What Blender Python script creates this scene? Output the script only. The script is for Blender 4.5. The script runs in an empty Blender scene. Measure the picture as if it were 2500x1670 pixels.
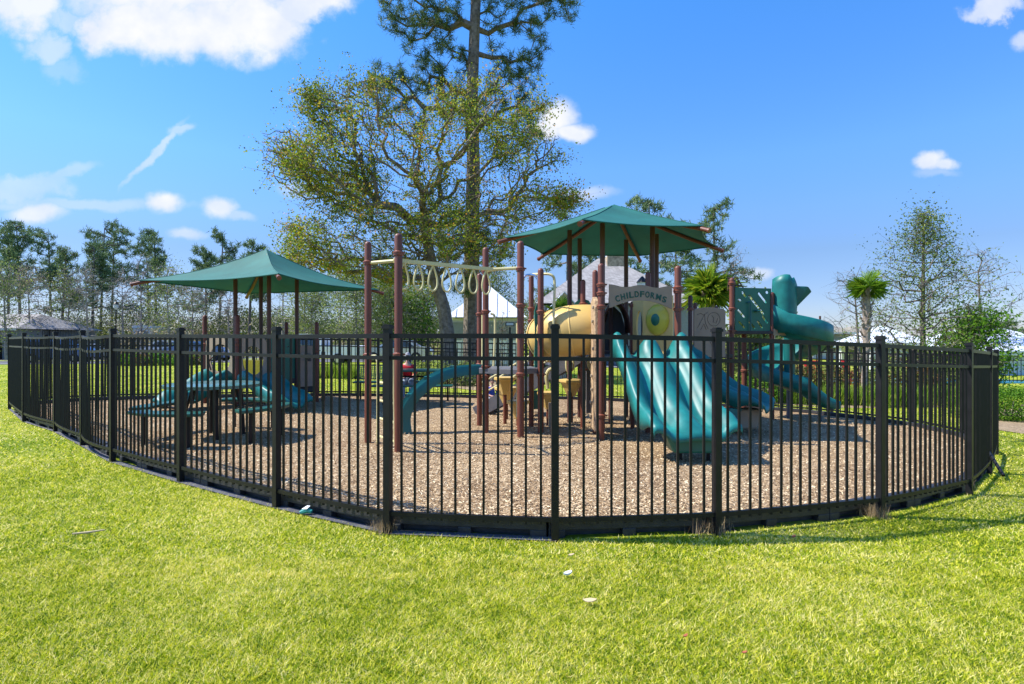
import bpy, math, random
import numpy as np
from mathutils import Vector, Matrix, noise as mnoise
R = math.radians
rng = np.random.default_rng(7)
random.seed(7)
sc = bpy.context.scene
COL = sc.collection

# ------------------------------------------------------------------ camera, sky, sun, exposure
F = 1366.6; CX = 1250.0; CY = 836.0; H = 1.4
cam = bpy.data.cameras.new('camera'); cam.sensor_width = 36; cam.lens = 36 * F / 2500; cam.clip_end = 3000; cam.clip_start = 0.05
co = bpy.data.objects.new('camera', cam); COL.objects.link(co)
co.location = (0, 0, H); co.rotation_euler = (R(90), 0, 0); cam.shift_y = 0.0
sc.camera = co
SUN_DIR = Vector((-1.0, 0.03, 1.30)).normalized()
sun_el = math.asin(SUN_DIR.z); sun_az = math.atan2(SUN_DIR.x, SUN_DIR.y)
sl = bpy.data.lights.new('sun', 'SUN'); sl.energy = 3.7; sl.angle = R(0.55); sl.color = (1.0, 0.955, 0.88)
so = bpy.data.objects.new('sun', sl); COL.objects.link(so); so.location = (-20, 0, 30)
so.rotation_euler = SUN_DIR.to_track_quat('Z', 'Y').to_euler()
sc.view_settings.view_transform = 'Standard'; sc.view_settings.look = 'None'
sc.view_settings.exposure = 1.12; sc.view_settings.gamma = 1

W = bpy.data.worlds.new('World'); sc.world = W; W.use_nodes = True
nt = W.node_tree; nt.nodes.clear()
def N(t, **k):
    n = nt.nodes.new(t)
    for a, b in k.items(): setattr(n, a, b)
    return n
def L(a, b): nt.links.new(a, b)
out = N('ShaderNodeOutputWorld')
sky = N('ShaderNodeTexSky', sky_type='NISHITA'); sky.sun_disc = False
sky.sun_elevation = sun_el; sky.sun_rotation = sun_az
sky.altitude = 0; sky.air_density = 1.0; sky.dust_density = 0.3; sky.ozone_density = 3.5
hs = N('ShaderNodeHueSaturation'); hs.inputs['Saturation'].default_value = 1.15; hs.inputs['Value'].default_value = 1.0
L(sky.outputs[0], hs.inputs['Color'])
bg = N('ShaderNodeBackground'); bg.inputs['Strength'].default_value = 0.148
tint = N('ShaderNodeMixRGB', blend_type='MULTIPLY'); tint.inputs[0].default_value = 1.0; tint.inputs[2].default_value = (0.86, 0.97, 1.22, 1)
L(hs.outputs[0], tint.inputs[1])
tc = N('ShaderNodeTexCoord')
sep = N('ShaderNodeSeparateXYZ'); L(tc.outputs['Generated'], sep.inputs[0])
def M(op, a, b=None, c=None, clamp=False):
    n = N('ShaderNodeMath', operation=op); n.use_clamp = clamp
    for i, v in enumerate((a, b, c)):
        if v is None: continue
        if isinstance(v, (int, float)): n.inputs[i].default_value = v
        else: L(v, n.inputs[i])
    return n.outputs[0]
el = N('ShaderNodeValToRGB'); L(sep.outputs[2], el.inputs[0])
stops = [(0, (.40, .37, .41)), (.075, (.41, .375, .40)), (.145, (.46, .415, .40)), (.21, (.55, .54, .54)), (.29, (.60, .66, .68)), (.52, (.48, .75, .78)), (.8, (.9, .95, .95))]
el.color_ramp.elements[0].position = 0; el.color_ramp.elements[0].color = (*stops[0][1], 1); el.color_ramp.elements[1].position = .8; el.color_ramp.elements[1].color = (*stops[-1][1], 1)
for p_, c_ in stops[1:-1]: k_ = el.color_ramp.elements.new(p_); k_.color = (*c_, 1)
tint2 = N('ShaderNodeMixRGB', blend_type='MULTIPLY'); tint2.inputs[0].default_value = 1.0; L(tint.outputs[0], tint2.inputs[1]); L(el.outputs[0], tint2.inputs[2]); L(tint2.outputs[0], bg.inputs['Color'])
ysafe = M('MAXIMUM', sep.outputs[1], 0.05)
u = M('DIVIDE', sep.outputs[0], ysafe); v = M('DIVIDE', sep.outputs[2], ysafe)
uv = N('ShaderNodeCombineXYZ'); L(u, uv.inputs[0]); L(v, uv.inputs[1])
n1 = N('ShaderNodeTexNoise'); n1.inputs['Scale'].default_value = 11; n1.inputs['Detail'].default_value = 9; n1.inputs['Roughness'].default_value = 0.6
L(uv.outputs[0], n1.inputs['Vector'])
dsub = N('ShaderNodeVectorMath', operation='SUBTRACT'); L(n1.outputs['Color'], dsub.inputs[0]); dsub.inputs[1].default_value = (0.5, 0.5, 0.5)
dsc = N('ShaderNodeVectorMath', operation='MULTIPLY'); L(dsub.outputs[0], dsc.inputs[0]); dsc.inputs[1].default_value = (0.17, 0.12, 0)
dad = N('ShaderNodeVectorMath', operation='ADD'); L(uv.outputs[0], dad.inputs[0]); L(dsc.outputs[0], dad.inputs[1])
dsc2 = N('ShaderNodeVectorMath', operation='MULTIPLY'); L(dsub.outputs[0], dsc2.inputs[0]); dsc2.inputs[1].default_value = (0.07, 0.045, 0)
dad2 = N('ShaderNodeVectorMath', operation='ADD'); L(uv.outputs[0], dad2.inputs[0]); L(dsc2.outputs[0], dad2.inputs[1])
clouds = [ # px, py, rx, ry, density, rotation deg, coarse?
 (300, 62, 95, 75, 1, 0, 1), (400, 70, 130, 85, 1, 0, 1), (540, 75, 140, 88, 1, 0, 1), (640, 55, 120, 85, 1, 0, 1), (740, 15, 110, 55, .95, 0, 1),
 (450, -20, 300, 70, 1, 0, 1),
 (60, 20, 120, 65, .9, 0, 1), (120, 105, 75, 40, .5, 0, 1), (200, 45, 60, 30, .45, 0, 1), (150, 160, 70, 30, .2, 0, 1),
 (1362, 285, 52, 45, 1, 0, 0), (1400, 322, 60, 24, 1, 0, 0), (1335, 318, 50, 32, .95, 0, 0),
 (2275, 398, 45, 25, .95, 0, 0), (2315, 405, 35, 16, .8, 0, 0), (2290, 425, 60, 12, .3, 0, 0),
 (2420, 18, 95, 32, .75, 0, 1), (2500, 105, 40, 22, .6, 0, 0),
 (400, 495, 50, 27, .95, 0, 0), (533, 507, 42, 28, .85, 0, 0), (560, 522, 60, 14, .4, 0, 0),
 (85, 522, 78, 28, .85, 0, 0), (60, 460, 110, 40, .35, 0, 1), (452, 575, 55, 16, .55, 0, 0),
 (1845, 668, 48, 18, .6, 0, 0), (1425, 470, 85, 17, .5, 0, 0), (740, 460, 60, 22, .35, 0, 0),
 (380, 375, 112, 11, .5, 44, 0), (450, 318, 40, 12, .4, 10, 0), (160, 425, 85, 14, .32, 18, 0), (180, 500, 300, 15, .3, 0, 0)]
acc = None
for (px, py, rx, ry, dn, rot, coarse) in clouds:
    mp = N('ShaderNodeMapping', vector_type='TEXTURE')
    mp.inputs['Location'].default_value = ((px - CX) / F, (CY - py) / F, 0)
    mp.inputs['Rotation'].default_value = (0, 0, R(rot))
    mp.inputs['Scale'].default_value = (rx / F * 1.25, ry / F * 1.25, 1)
    L((dad if coarse else dad2).outputs[0], mp.inputs['Vector'])
    ln = N('ShaderNodeVectorMath', operation='LENGTH'); L(mp.outputs[0], ln.inputs[0])
    mr = N('ShaderNodeMapRange', interpolation_type='SMOOTHSTEP'); L(ln.outputs['Value'], mr.inputs[0])
    mr.inputs[1].default_value = 1.0; mr.inputs[2].default_value = 0.42 if coarse else 0.35
    mr.inputs[3].default_value = 0; mr.inputs[4].default_value = dn
    acc = mr.outputs[0] if acc is None else M('MAXIMUM', acc, mr.outputs[0])
front = M('GREATER_THAN', sep.outputs[1], 0.08)
fac = M('MULTIPLY', acc, front)
n2 = N('ShaderNodeTexNoise'); n2.inputs['Scale'].default_value = 14; n2.inputs['Detail'].default_value = 4
L(uv.outputs[0], n2.inputs['Vector'])
cr = N('ShaderNodeValToRGB'); L(n2.outputs[0], cr.inputs[0])
cr.color_ramp.elements[0].position = .35; cr.color_ramp.elements[0].color = (.37, .40, .46, 1)
cr.color_ramp.elements[1].position = .62; cr.color_ramp.elements[1].color = (.455, .46, .475, 1)
bgc = N('ShaderNodeBackground'); L(cr.outputs[0], bgc.inputs['Color']); bgc.inputs['Strength'].default_value = 1.0
mx = N('ShaderNodeMixShader'); L(fac, mx.inputs[0]); L(bg.outputs[0], mx.inputs[1]); L(bgc.outputs[0], mx.inputs[2])
L(mx.outputs[0], out.inputs['Surface'])

# ------------------------------------------------------------------ terrain height and pixel helpers
def sstep(a, b, x):
    t = np.clip((x - a) / (b - a), 0, 1); return t * t * (3 - 2 * t)
def zg(x, y):
    x = np.asarray(x, float); y = np.asarray(y, float)
    sp = np.log1p(np.exp(np.clip((x - 1.0) * 2.2, -30, 30))) / 2.2
    a = -0.033 * np.minimum(sp, 9)
    b = -0.009 * np.clip(y - 4, 0, 14) * sstep(-6, 1, x)
    c = 0.03 * sstep(-1, -5, x) * 1.0
    return (a + b + c) * (1 - sstep(30, 60, np.abs(x) + np.abs(y) * .4)) - 0.25 * sstep(30, 60, np.abs(x) + np.abs(y) * .4)
def gz(x, y): return float(zg(x, y))
def P(px, py, Z): return Vector(((px - CX) * Z / F, Z, H + (CY - py) * Z / F))
def G(px, py):
    Z = F * H / (py - CY)
    for _ in range(30):
        x = (px - CX) * Z / F; Z = .5 * Z + .5 * F * (H - gz(x, Z)) / (py - CY)
    x = (px - CX) * Z / F
    return Vector((x, Z, gz(x, Z)))

# ------------------------------------------------------------------ materials
def mat(name, col, rough=.6, metal=0, var=.0, vscale=6, bump=0, bscale=30, spec=.5, coat=0, col2=None, detail=4, dirt=None):
    m = bpy.data.materials.new(name); m.use_nodes = True
    t = m.node_tree; b = t.nodes['Principled BSDF']
    b.inputs['Base Color'].default_value = (*col, 1); b.inputs['Roughness'].default_value = rough
    b.inputs['Metallic'].default_value = metal; b.inputs['Specular IOR Level'].default_value = spec
    b.inputs['Coat Weight'].default_value = coat
    tcn = t.nodes.new('ShaderNodeTexCoord'); geo = t.nodes.new('ShaderNodeNewGeometry')
    if var or col2:
        n = t.nodes.new('ShaderNodeTexNoise'); n.inputs['Scale'].default_value = vscale; n.inputs['Detail'].default_value = detail
        t.links.new(geo.outputs['Position'], n.inputs['Vector'])
        r = t.nodes.new('ShaderNodeValToRGB'); t.links.new(n.outputs[0], r.inputs[0])
        r.color_ramp.elements[0].position = .32; r.color_ramp.elements[1].position = .68
        c2 = col2 or tuple(min(1, c * (1 + var)) for c in col)
        c1 = tuple(c * (1 - var) for c in col)
        r.color_ramp.elements[0].color = (*c1, 1); r.color_ramp.elements[1].color = (*c2, 1)
        t.links.new(r.outputs[0], b.inputs['Base Color'])
    if bump:
        n = t.nodes.new('ShaderNodeTexNoise'); n.inputs['Scale'].default_value = bscale; n.inputs['Detail'].default_value = 5
        t.links.new(geo.outputs['Position'], n.inputs['Vector'])
        bp = t.nodes.new('ShaderNodeBump'); bp.inputs['Strength'].default_value = bump; bp.inputs['Distance'].default_value = .02
        t.links.new(n.outputs[0], bp.inputs['Height']); t.links.new(bp.outputs[0], b.inputs['Normal'])
    return m
def ramp(t, stops):
    r = t.nodes.new('ShaderNodeValToRGB'); e = r.color_ramp.elements
    e[0].position, e[0].color = stops[0][0], (*stops[0][1], 1)
    e[1].position, e[1].color = stops[-1][0], (*stops[-1][1], 1)
    for p, c in stops[1:-1]:
        k = e.new(p); k.color = (*c, 1)
    return r
def leafmat(name, stops, trans=.35, patch=0.0, pscale=.4, rough=.6, p2=0, isl=1.0):
    m = bpy.data.materials.new(name); m.use_nodes = True; t = m.node_tree; t.nodes.clear()
    o = t.nodes.new('ShaderNodeOutputMaterial'); geo = t.nodes.new('ShaderNodeNewGeometry')
    r = ramp(t, stops)
    if patch:
        n = t.nodes.new('ShaderNodeTexNoise'); n.inputs['Scale'].default_value = pscale; n.inputs['Detail'].default_value = 4
        t.links.new(geo.outputs['Position'], n.inputs['Vector'])
        a = t.nodes.new('ShaderNodeMath'); a.operation = 'MULTIPLY_ADD'; t.links.new(n.outputs[0], a.inputs[0]); a.inputs[1].default_value = patch * 2.2; a.inputs[2].default_value = -patch * 1.1
        c = t.nodes.new('ShaderNodeMath'); c.operation = 'ADD'; t.links.new(a.outputs[0], c.inputs[0]); 
        ri = t.nodes.new('ShaderNodeMath'); ri.operation = 'MULTIPLY_ADD'; ri.inputs[1].default_value = isl; ri.inputs[2].default_value = (1 - isl) * .5
        t.links.new(geo.outputs['Random Per Island'], ri.inputs[0]); t.links.new(ri.outputs[0], c.inputs[1]); last = c
        if p2:
            n2 = t.nodes.new('ShaderNodeTexNoise'); n2.inputs['Scale'].default_value = pscale * 9; n2.inputs['Detail'].default_value = 5
            t.links.new(geo.outputs['Position'], n2.inputs['Vector'])
            a3 = t.nodes.new('ShaderNodeMath'); a3.operation = 'MULTIPLY_ADD'; t.links.new(n2.outputs[0], a3.inputs[0]); a3.inputs[1].default_value = p2 * 2.2; a3.inputs[2].default_value = -p2 * 1.1
            c2 = t.nodes.new('ShaderNodeMath'); c2.operation = 'ADD'; t.links.new(c.outputs[0], c2.inputs[0]); t.links.new(a3.outputs[0], c2.inputs[1]); last = c2
        t.links.new(last.outputs[0], r.inputs[0])
    else:
        t.links.new(geo.outputs['Random Per Island'], r.inputs[0])
    d = t.nodes.new('ShaderNodeBsdfPrincipled'); d.inputs['Roughness'].default_value = rough; d.inputs['Specular IOR Level'].default_value = .25
    tr = t.nodes.new('ShaderNodeBsdfTranslucent')
    t.links.new(r.outputs[0], d.inputs['Base Color']); t.links.new(r.outputs[0], tr.inputs['Color'])
    mxs = t.nodes.new('ShaderNodeMixShader'); mxs.inputs[0].default_value = trans
    t.links.new(d.outputs[0], mxs.inputs[1]); t.links.new(tr.outputs[0], mxs.inputs[2]); t.links.new(mxs.outputs[0], o.inputs[0])
    return m
m_fence = mat('black powder coat', (.011, .0108, .0115), .45, var=.25, vscale=9, bump=.05, bscale=200, spec=.3)
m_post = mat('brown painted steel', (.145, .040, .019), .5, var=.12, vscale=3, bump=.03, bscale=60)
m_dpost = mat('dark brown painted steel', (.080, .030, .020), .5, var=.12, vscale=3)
m_clamp = mat('brown clamp', (.19, .055, .030), .4, var=.1)
m_teal = mat('teal plastic', (.009, .155, .140), .45, var=.24, vscale=5, detail=9, spec=.4, bump=.02, bscale=25)
m_teal2 = mat('deep teal plastic', (.006, .115, .11), .35, var=.1, vscale=2)
m_green = mat('green plastic', (.010, .13, .085), .42, var=.08)
m_sand = mat('tan plastic', (.30, .235, .155), .55, var=.12, vscale=5, bump=.05, bscale=80)
m_taupe = mat('taupe plastic', (.30, .21, .145), .55, var=.1, vscale=5, bump=.05, bscale=80)
m_yel = mat('cream yellow plastic', (.72, .50, .17), .4, var=.08, vscale=3)
m_tube = mat('butter yellow plastic', (.62, .42, .13), .35, var=.08, vscale=2, bump=.03, bscale=40)
m_yrail = mat('cream painted rail', (.62, .55, .27), .4, var=.08)
m_lime = mat('lime yellow plastic', (.50, .45, .05), .3, var=.1)
m_orange = mat('orange plastic', (.62, .25, .04), .4, var=.08)
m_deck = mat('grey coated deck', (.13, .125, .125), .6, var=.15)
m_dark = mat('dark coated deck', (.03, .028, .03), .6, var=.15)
m_steel = mat('brushed steel', (.55, .55, .57), .25, metal=1)
m_letter = mat('dark green lettering', (.008, .07, .045), .5)
m_groove = mat('engraved groove', (.06, .045, .035), .7)
m_bark = mat('grey brown bark', (.10, .075, .055), .95, col2=(.26, .21, .17), vscale=7, detail=8, bump=1.0, bscale=14)
m_barkd = mat('dark bark', (.08, .065, .052), .95, col2=(.22, .185, .155), vscale=5, detail=8, bump=.8, bscale=14)
m_btw = mat('pale grey twigs', (.20, .175, .15), .95, col2=(.38, .33, .28), vscale=4)
m_palmbark = mat('palm bark', (.16, .12, .09), .95, col2=(.42, .35, .28), vscale=11, detail=8, bump=1.0, bscale=20)
m_wood = mat('weathered tan wood', (.30, .19, .10), .8, col2=(.52, .36, .20), vscale=18, bump=.6, bscale=40)
m_conc = mat('pale concrete', (.42, .41, .40), .85, var=.12, vscale=3, bump=.2)
m_asph = mat('asphalt', (.075, .078, .085), .9, var=.15, vscale=2, bump=.3, bscale=60)
m_bord = mat('black moulded plastic', (.030, .030, .033), .5, var=.35, vscale=14, bump=.25, bscale=120)
m_white = mat('white paint', (.72, .73, .74), .5, var=.05)
m_carw = mat('white car paint', (.75, .76, .78), .2, coat=.8)
m_carb = mat('blue car paint', (.06, .13, .30), .2, coat=.8)
m_cars = mat('silver car paint', (.45, .47, .50), .22, metal=.4, coat=.8)
m_tyre = mat('black rubber', (.015, .015, .016), .8)
m_glass = mat('dark glass', (.02, .03, .045), .06, spec=.8)
m_lens = mat('headlight lens', (.7, .72, .75), .1)
m_wall = mat('grey siding', (.22, .235, .235), .75, var=.06)
m_walll = mat('light siding', (.52, .52, .50), .75, var=.05)
m_trim = mat('white trim', (.70, .70, .69), .6)
m_stone = mat('tan stone', (.22, .17, .11), .9, col2=(.48, .38, .25), vscale=5, bump=.5)
m_red = mat('red fabric', (.60, .012, .02), .8, var=.1, vscale=20)
m_jean = mat('pale blue denim', (.30, .38, .48), .85, var=.1, vscale=20)
m_blue = mat('blue fabric', (.03, .08, .38), .8)
m_skin = mat('skin', (.48, .27, .19), .55)
m_hair = mat('dark hair', (.03, .02, .015), .7)
m_cap = mat('grey cap cloth', (.25, .25, .27), .8)
m_redch = mat('red plastic', (.55, .02, .015), .4)

def canopy_mat():
    m = bpy.data.materials.new('green shade fabric'); m.use_nodes = True; t = m.node_tree; t.nodes.clear()
    o = t.nodes.new('ShaderNodeOutputMaterial'); geo = t.nodes.new('ShaderNodeNewGeometry')
    n = t.nodes.new('ShaderNodeTexNoise'); n.inputs['Scale'].default_value = 2.5; n.inputs['Detail'].default_value = 6
    t.links.new(geo.outputs['Position'], n.inputs['Vector'])
    r = ramp(t, [(.3, (.007, .100, .078)), (.7, (.010, .135, .108))]); t.links.new(n.outputs[0], r.inputs[0])
    d = t.nodes.new('ShaderNodeBsdfPrincipled'); d.inputs['Roughness'].default_value = .75; t.links.new(r.outputs[0], d.inputs['Base Color'])
    tr = t.nodes.new('ShaderNodeBsdfTranslucent'); t.links.new(r.outputs[0], tr.inputs['Color'])
    mxs = t.nodes.new('ShaderNodeMixShader'); mxs.inputs[0].default_value = .07
    w = t.nodes.new('ShaderNodeTexWave'); w.inputs['Scale'].default_value = 60; t.links.new(geo.outputs['Position'], w.inputs['Vector'])
    bp = t.nodes.new('ShaderNodeBump'); bp.inputs['Strength'].default_value = .08; t.links.new(w.outputs[0], bp.inputs['Height']); t.links.new(bp.outputs[0], d.inputs['Normal'])
    t.links.new(d.outputs[0], mxs.inputs[1]); t.links.new(tr.outputs[0], mxs.inputs[2]); t.links.new(mxs.outputs[0], o.inputs[0])
    return m
m_canopy = canopy_mat()

def grass_ground_mat():
    m = bpy.data.materials.new('lawn soil and turf'); m.use_nodes = True; t = m.node_tree; b = t.nodes['Principled BSDF']
    geo = t.nodes.new('ShaderNodeNewGeometry')
    n = t.nodes.new('ShaderNodeTexNoise'); n.inputs['Scale'].default_value = .55; n.inputs['Detail'].default_value = 8; n.inputs['Roughness'].default_value = .6
    t.links.new(geo.outputs['Position'], n.inputs['Vector'])
    n2 = t.nodes.new('ShaderNodeTexNoise'); n2.inputs['Scale'].default_value = 38; n2.inputs['Detail'].default_value = 6; n2.inputs['Roughness'].default_value = .75
    t.links.new(geo.outputs['Position'], n2.inputs['Vector'])
    a = t.nodes.new('ShaderNodeMath'); a.operation = 'MULTIPLY_ADD'; a.inputs[1].default_value = .55
    t.links.new(n2.outputs[0], a.inputs[0]); 
    a2 = t.nodes.new('ShaderNodeMath'); a2.operation = 'MULTIPLY'; a2.inputs[1].default_value = .5; t.links.new(n.outputs[0], a2.inputs[0])
    t.links.new(a2.outputs[0], a.inputs[2])
    r = ramp(t, [(.36, (.05, .10, .006)), (.45, (.14, .21, .012)), (.54, (.27, .315, .025)), (.66, (.44, .42, .09))])
    t.links.new(a.outputs[0], r.inputs[0]); t.links.new(r.outputs[0], b.inputs['Base Color'])
    b.inputs['Roughness'].default_value = .9; b.inputs['Specular IOR Level'].default_value = .1
    bp = t.nodes.new('ShaderNodeBump'); bp.inputs['Strength'].default_value = .8; bp.inputs['Distance'].default_value = .04
    t.links.new(n2.outputs[0], bp.inputs['Height']); t.links.new(bp.outputs[0], b.inputs['Normal'])
    return m
def mulch_mat(name='wood chip mulch', chips=True):
    m = bpy.data.materials.new(name); m.use_nodes = True; t = m.node_tree; b = t.nodes['Principled BSDF']
    geo = t.nodes.new('ShaderNodeNewGeometry')
    mp = t.nodes.new('ShaderNodeMapping'); mp.inputs['Rotation'].default_value = (0, 0, .6); mp.inputs['Scale'].default_value = (1, 1.7, 1)
    t.links.new(geo.outputs['Position'], mp.inputs[0])
    nd = t.nodes.new('ShaderNodeTexNoise'); nd.inputs['Scale'].default_value = 12; t.links.new(geo.outputs['Position'], nd.inputs[0])
    ad = t.nodes.new('ShaderNodeMixRGB'); ad.blend_type = 'ADD'; ad.inputs[0].default_value = .08; t.links.new(mp.outputs[0], ad.inputs[1]); t.links.new(nd.outputs['Color'], ad.inputs[2])
    vo = t.nodes.new('ShaderNodeTexVoronoi'); vo.inputs['Scale'].default_value = 58; t.links.new(ad.outputs[0], vo.inputs['Vector'])
    sp = t.nodes.new('ShaderNodeSeparateColor'); t.links.new(vo.outputs['Color'], sp.inputs[0])
    r = ramp(t, [(0, (.06, .036, .02)), (.24, (.26, .165, .085)), (.6, (.46, .325, .18)), (1, (.74, .59, .38))])
    t.links.new(sp.outputs[0], r.inputs[0])
    n = t.nodes.new('ShaderNodeTexNoise'); n.inputs['Scale'].default_value = 1.1; n.inputs['Detail'].default_value = 5; t.links.new(geo.outputs['Position'], n.inputs[0])
    r2 = ramp(t, [(.35, (.72, .66, .62)), (.65, (1, .97, .93))]); t.links.new(n.outputs[0], r2.inputs[0])
    mu = t.nodes.new('ShaderNodeMixRGB'); mu.blend_type = 'MULTIPLY'; mu.inputs[0].default_value = 1; t.links.new(r.outputs[0], mu.inputs[1]); t.links.new(r2.outputs[0], mu.inputs[2])
    t.links.new(mu.outputs[0], b.inputs['Base Color']); b.inputs['Roughness'].default_value = .9; b.inputs['Specular IOR Level'].default_value = .15
    bp = t.nodes.new('ShaderNodeBump'); bp.inputs['Strength'].default_value = .8; bp.inputs['Distance'].default_value = .02; bp.invert = True
    t.links.new(vo.outputs['Distance'], bp.inputs['Height']); t.links.new(bp.outputs[0], b.inputs['Normal'])
    return m
def shingle_mat(name, c1, c2, sc_=(1.6, 5)):
    m = bpy.data.materials.new(name); m.use_nodes = True; t = m.node_tree; b = t.nodes['Principled BSDF']
    geo = t.nodes.new('ShaderNodeNewGeometry'); s = t.nodes.new('ShaderNodeSeparateXYZ'); t.links.new(geo.outputs['Position'], s.inputs[0])
    ad = t.nodes.new('ShaderNodeMath'); ad.operation = 'ADD'; t.links.new(s.outputs[0], ad.inputs[0]); t.links.new(s.outputs[1], ad.inputs[1])
    c = t.nodes.new('ShaderNodeCombineXYZ'); t.links.new(ad.outputs[0], c.inputs[0]); t.links.new(s.outputs[2], c.inputs[1])
    br = t.nodes.new('ShaderNodeTexBrick'); br.inputs['Scale'].default_value = 3.2; br.inputs['Color1'].default_value = (*c1, 1); br.inputs['Color2'].default_value = (*c2, 1)
    br.inputs['Mortar'].default_value = (*[k * .5 for k in c1], 1); br.inputs['Mortar Size'].default_value = .02; br.inputs['Brick Width'].default_value = .9; br.inputs['Row Height'].default_value = .35
    t.links.new(c.outputs[0], br.inputs[0]); t.links.new(br.outputs[0], b.inputs['Base Color']); b.inputs['Roughness'].default_value = .9
    return m
def seam_mat(name, col):
    m = bpy.data.materials.new(name); m.use_nodes = True; t = m.node_tree; b = t.nodes['Principled BSDF']
    b.inputs['Base Color'].default_value = (*col, 1); b.inputs['Roughness'].default_value = .6
    return m
m_lawn = grass_ground_mat(); m_mulch = mulch_mat()
m_shing = shingle_mat('grey shingles', (.24, .225, .21), (.36, .34, .32))
m_shing2 = shingle_mat('brown shingles', (.22, .195, .15), (.30, .27, .21))
m_metroof = seam_mat('white metal roofing', (.62, .66, .72))

lf_oak = leafmat('oak leaves', [(0, (.06, .11, .012)), (.35, (.17, .26, .02)), (.62, (.34, .42, .03)), (.82, (.46, .42, .05)), (1, (.56, .27, .04))], .4, .45, .35)
lf_pine = leafmat('pine needles', [(0, (.03, .065, .02)), (.5, (.075, .14, .035)), (1, (.18, .24, .06))], .25, .3, .5)
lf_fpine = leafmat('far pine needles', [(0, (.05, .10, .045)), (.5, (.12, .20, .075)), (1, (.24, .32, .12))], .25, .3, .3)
lf_under = leafmat('understory leaves', [(0, (.07, .11, .03)), (.5, (.18, .25, .05)), (1, (.36, .40, .10))], .4, .5, .15)
lf_mass = leafmat('far brush leaves', [(0, (.05, .075, .02)), (.5, (.13, .165, .04)), (1, (.27, .28, .08))], .35, .4, .15)
lf_dry = leafmat('dry understory leaves', [(0, (.16, .13, .08)), (.5, (.30, .26, .14)), (1, (.45, .39, .24))], .3, .4, .2)
lf_bright = leafmat('bright green leaves', [(0, (.035, .10, .008)), (.5, (.10, .25, .012)), (1, (.24, .40, .03))], .4, .2, 3)
lf_myrtle = leafmat('small tree leaves', [(0, (.04, .075, .015)), (.5, (.12, .20, .03)), (1, (.30, .34, .07))], .4, .3, .6)
lf_palm = leafmat('palm fronds', [(0, (.03, .08, .006)), (.5, (.11, .25, .01)), (1, (.30, .42, .03))], .35, .2, 1.5)
lf_palmy = leafmat('yellow green palm fronds', [(0, (.05, .11, .008)), (.5, (.17, .31, .012)), (1, (.50, .50, .04))], .4, .3, 1.5)
lf_rust = leafmat('rust and green shrub leaves', [(0, (.05, .05, .015)), (.5, (.16, .12, .04)), (1, (.34, .16, .06))], .35, .4, 1)
lf_blade = leafmat('ornamental grass blades', [(0, (.07, .15, .01)), (.6, (.20, .34, .02)), (1, (.42, .42, .08))], .4, .3, 1)
lf_grass = leafmat('lawn blades', [(0, (.06, .15, .003)), (.16, (.21, .33, .004)), (.40, (.50, .56, .008)), (.68, (.80, .74, .06)), (1, (.95, .84, .36))], .46, .42, .75, p2=.36, isl=1.1)
lf_straw = leafmat('dry straw', [(0, (.24, .16, .08)), (1, (.55, .42, .24))], .3)
lf_chip = leafmat('loose wood chips', [(0, (.10, .06, .033)), (.35, (.42, .29, .155)), (1, (.88, .72, .46))], 0)

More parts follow.
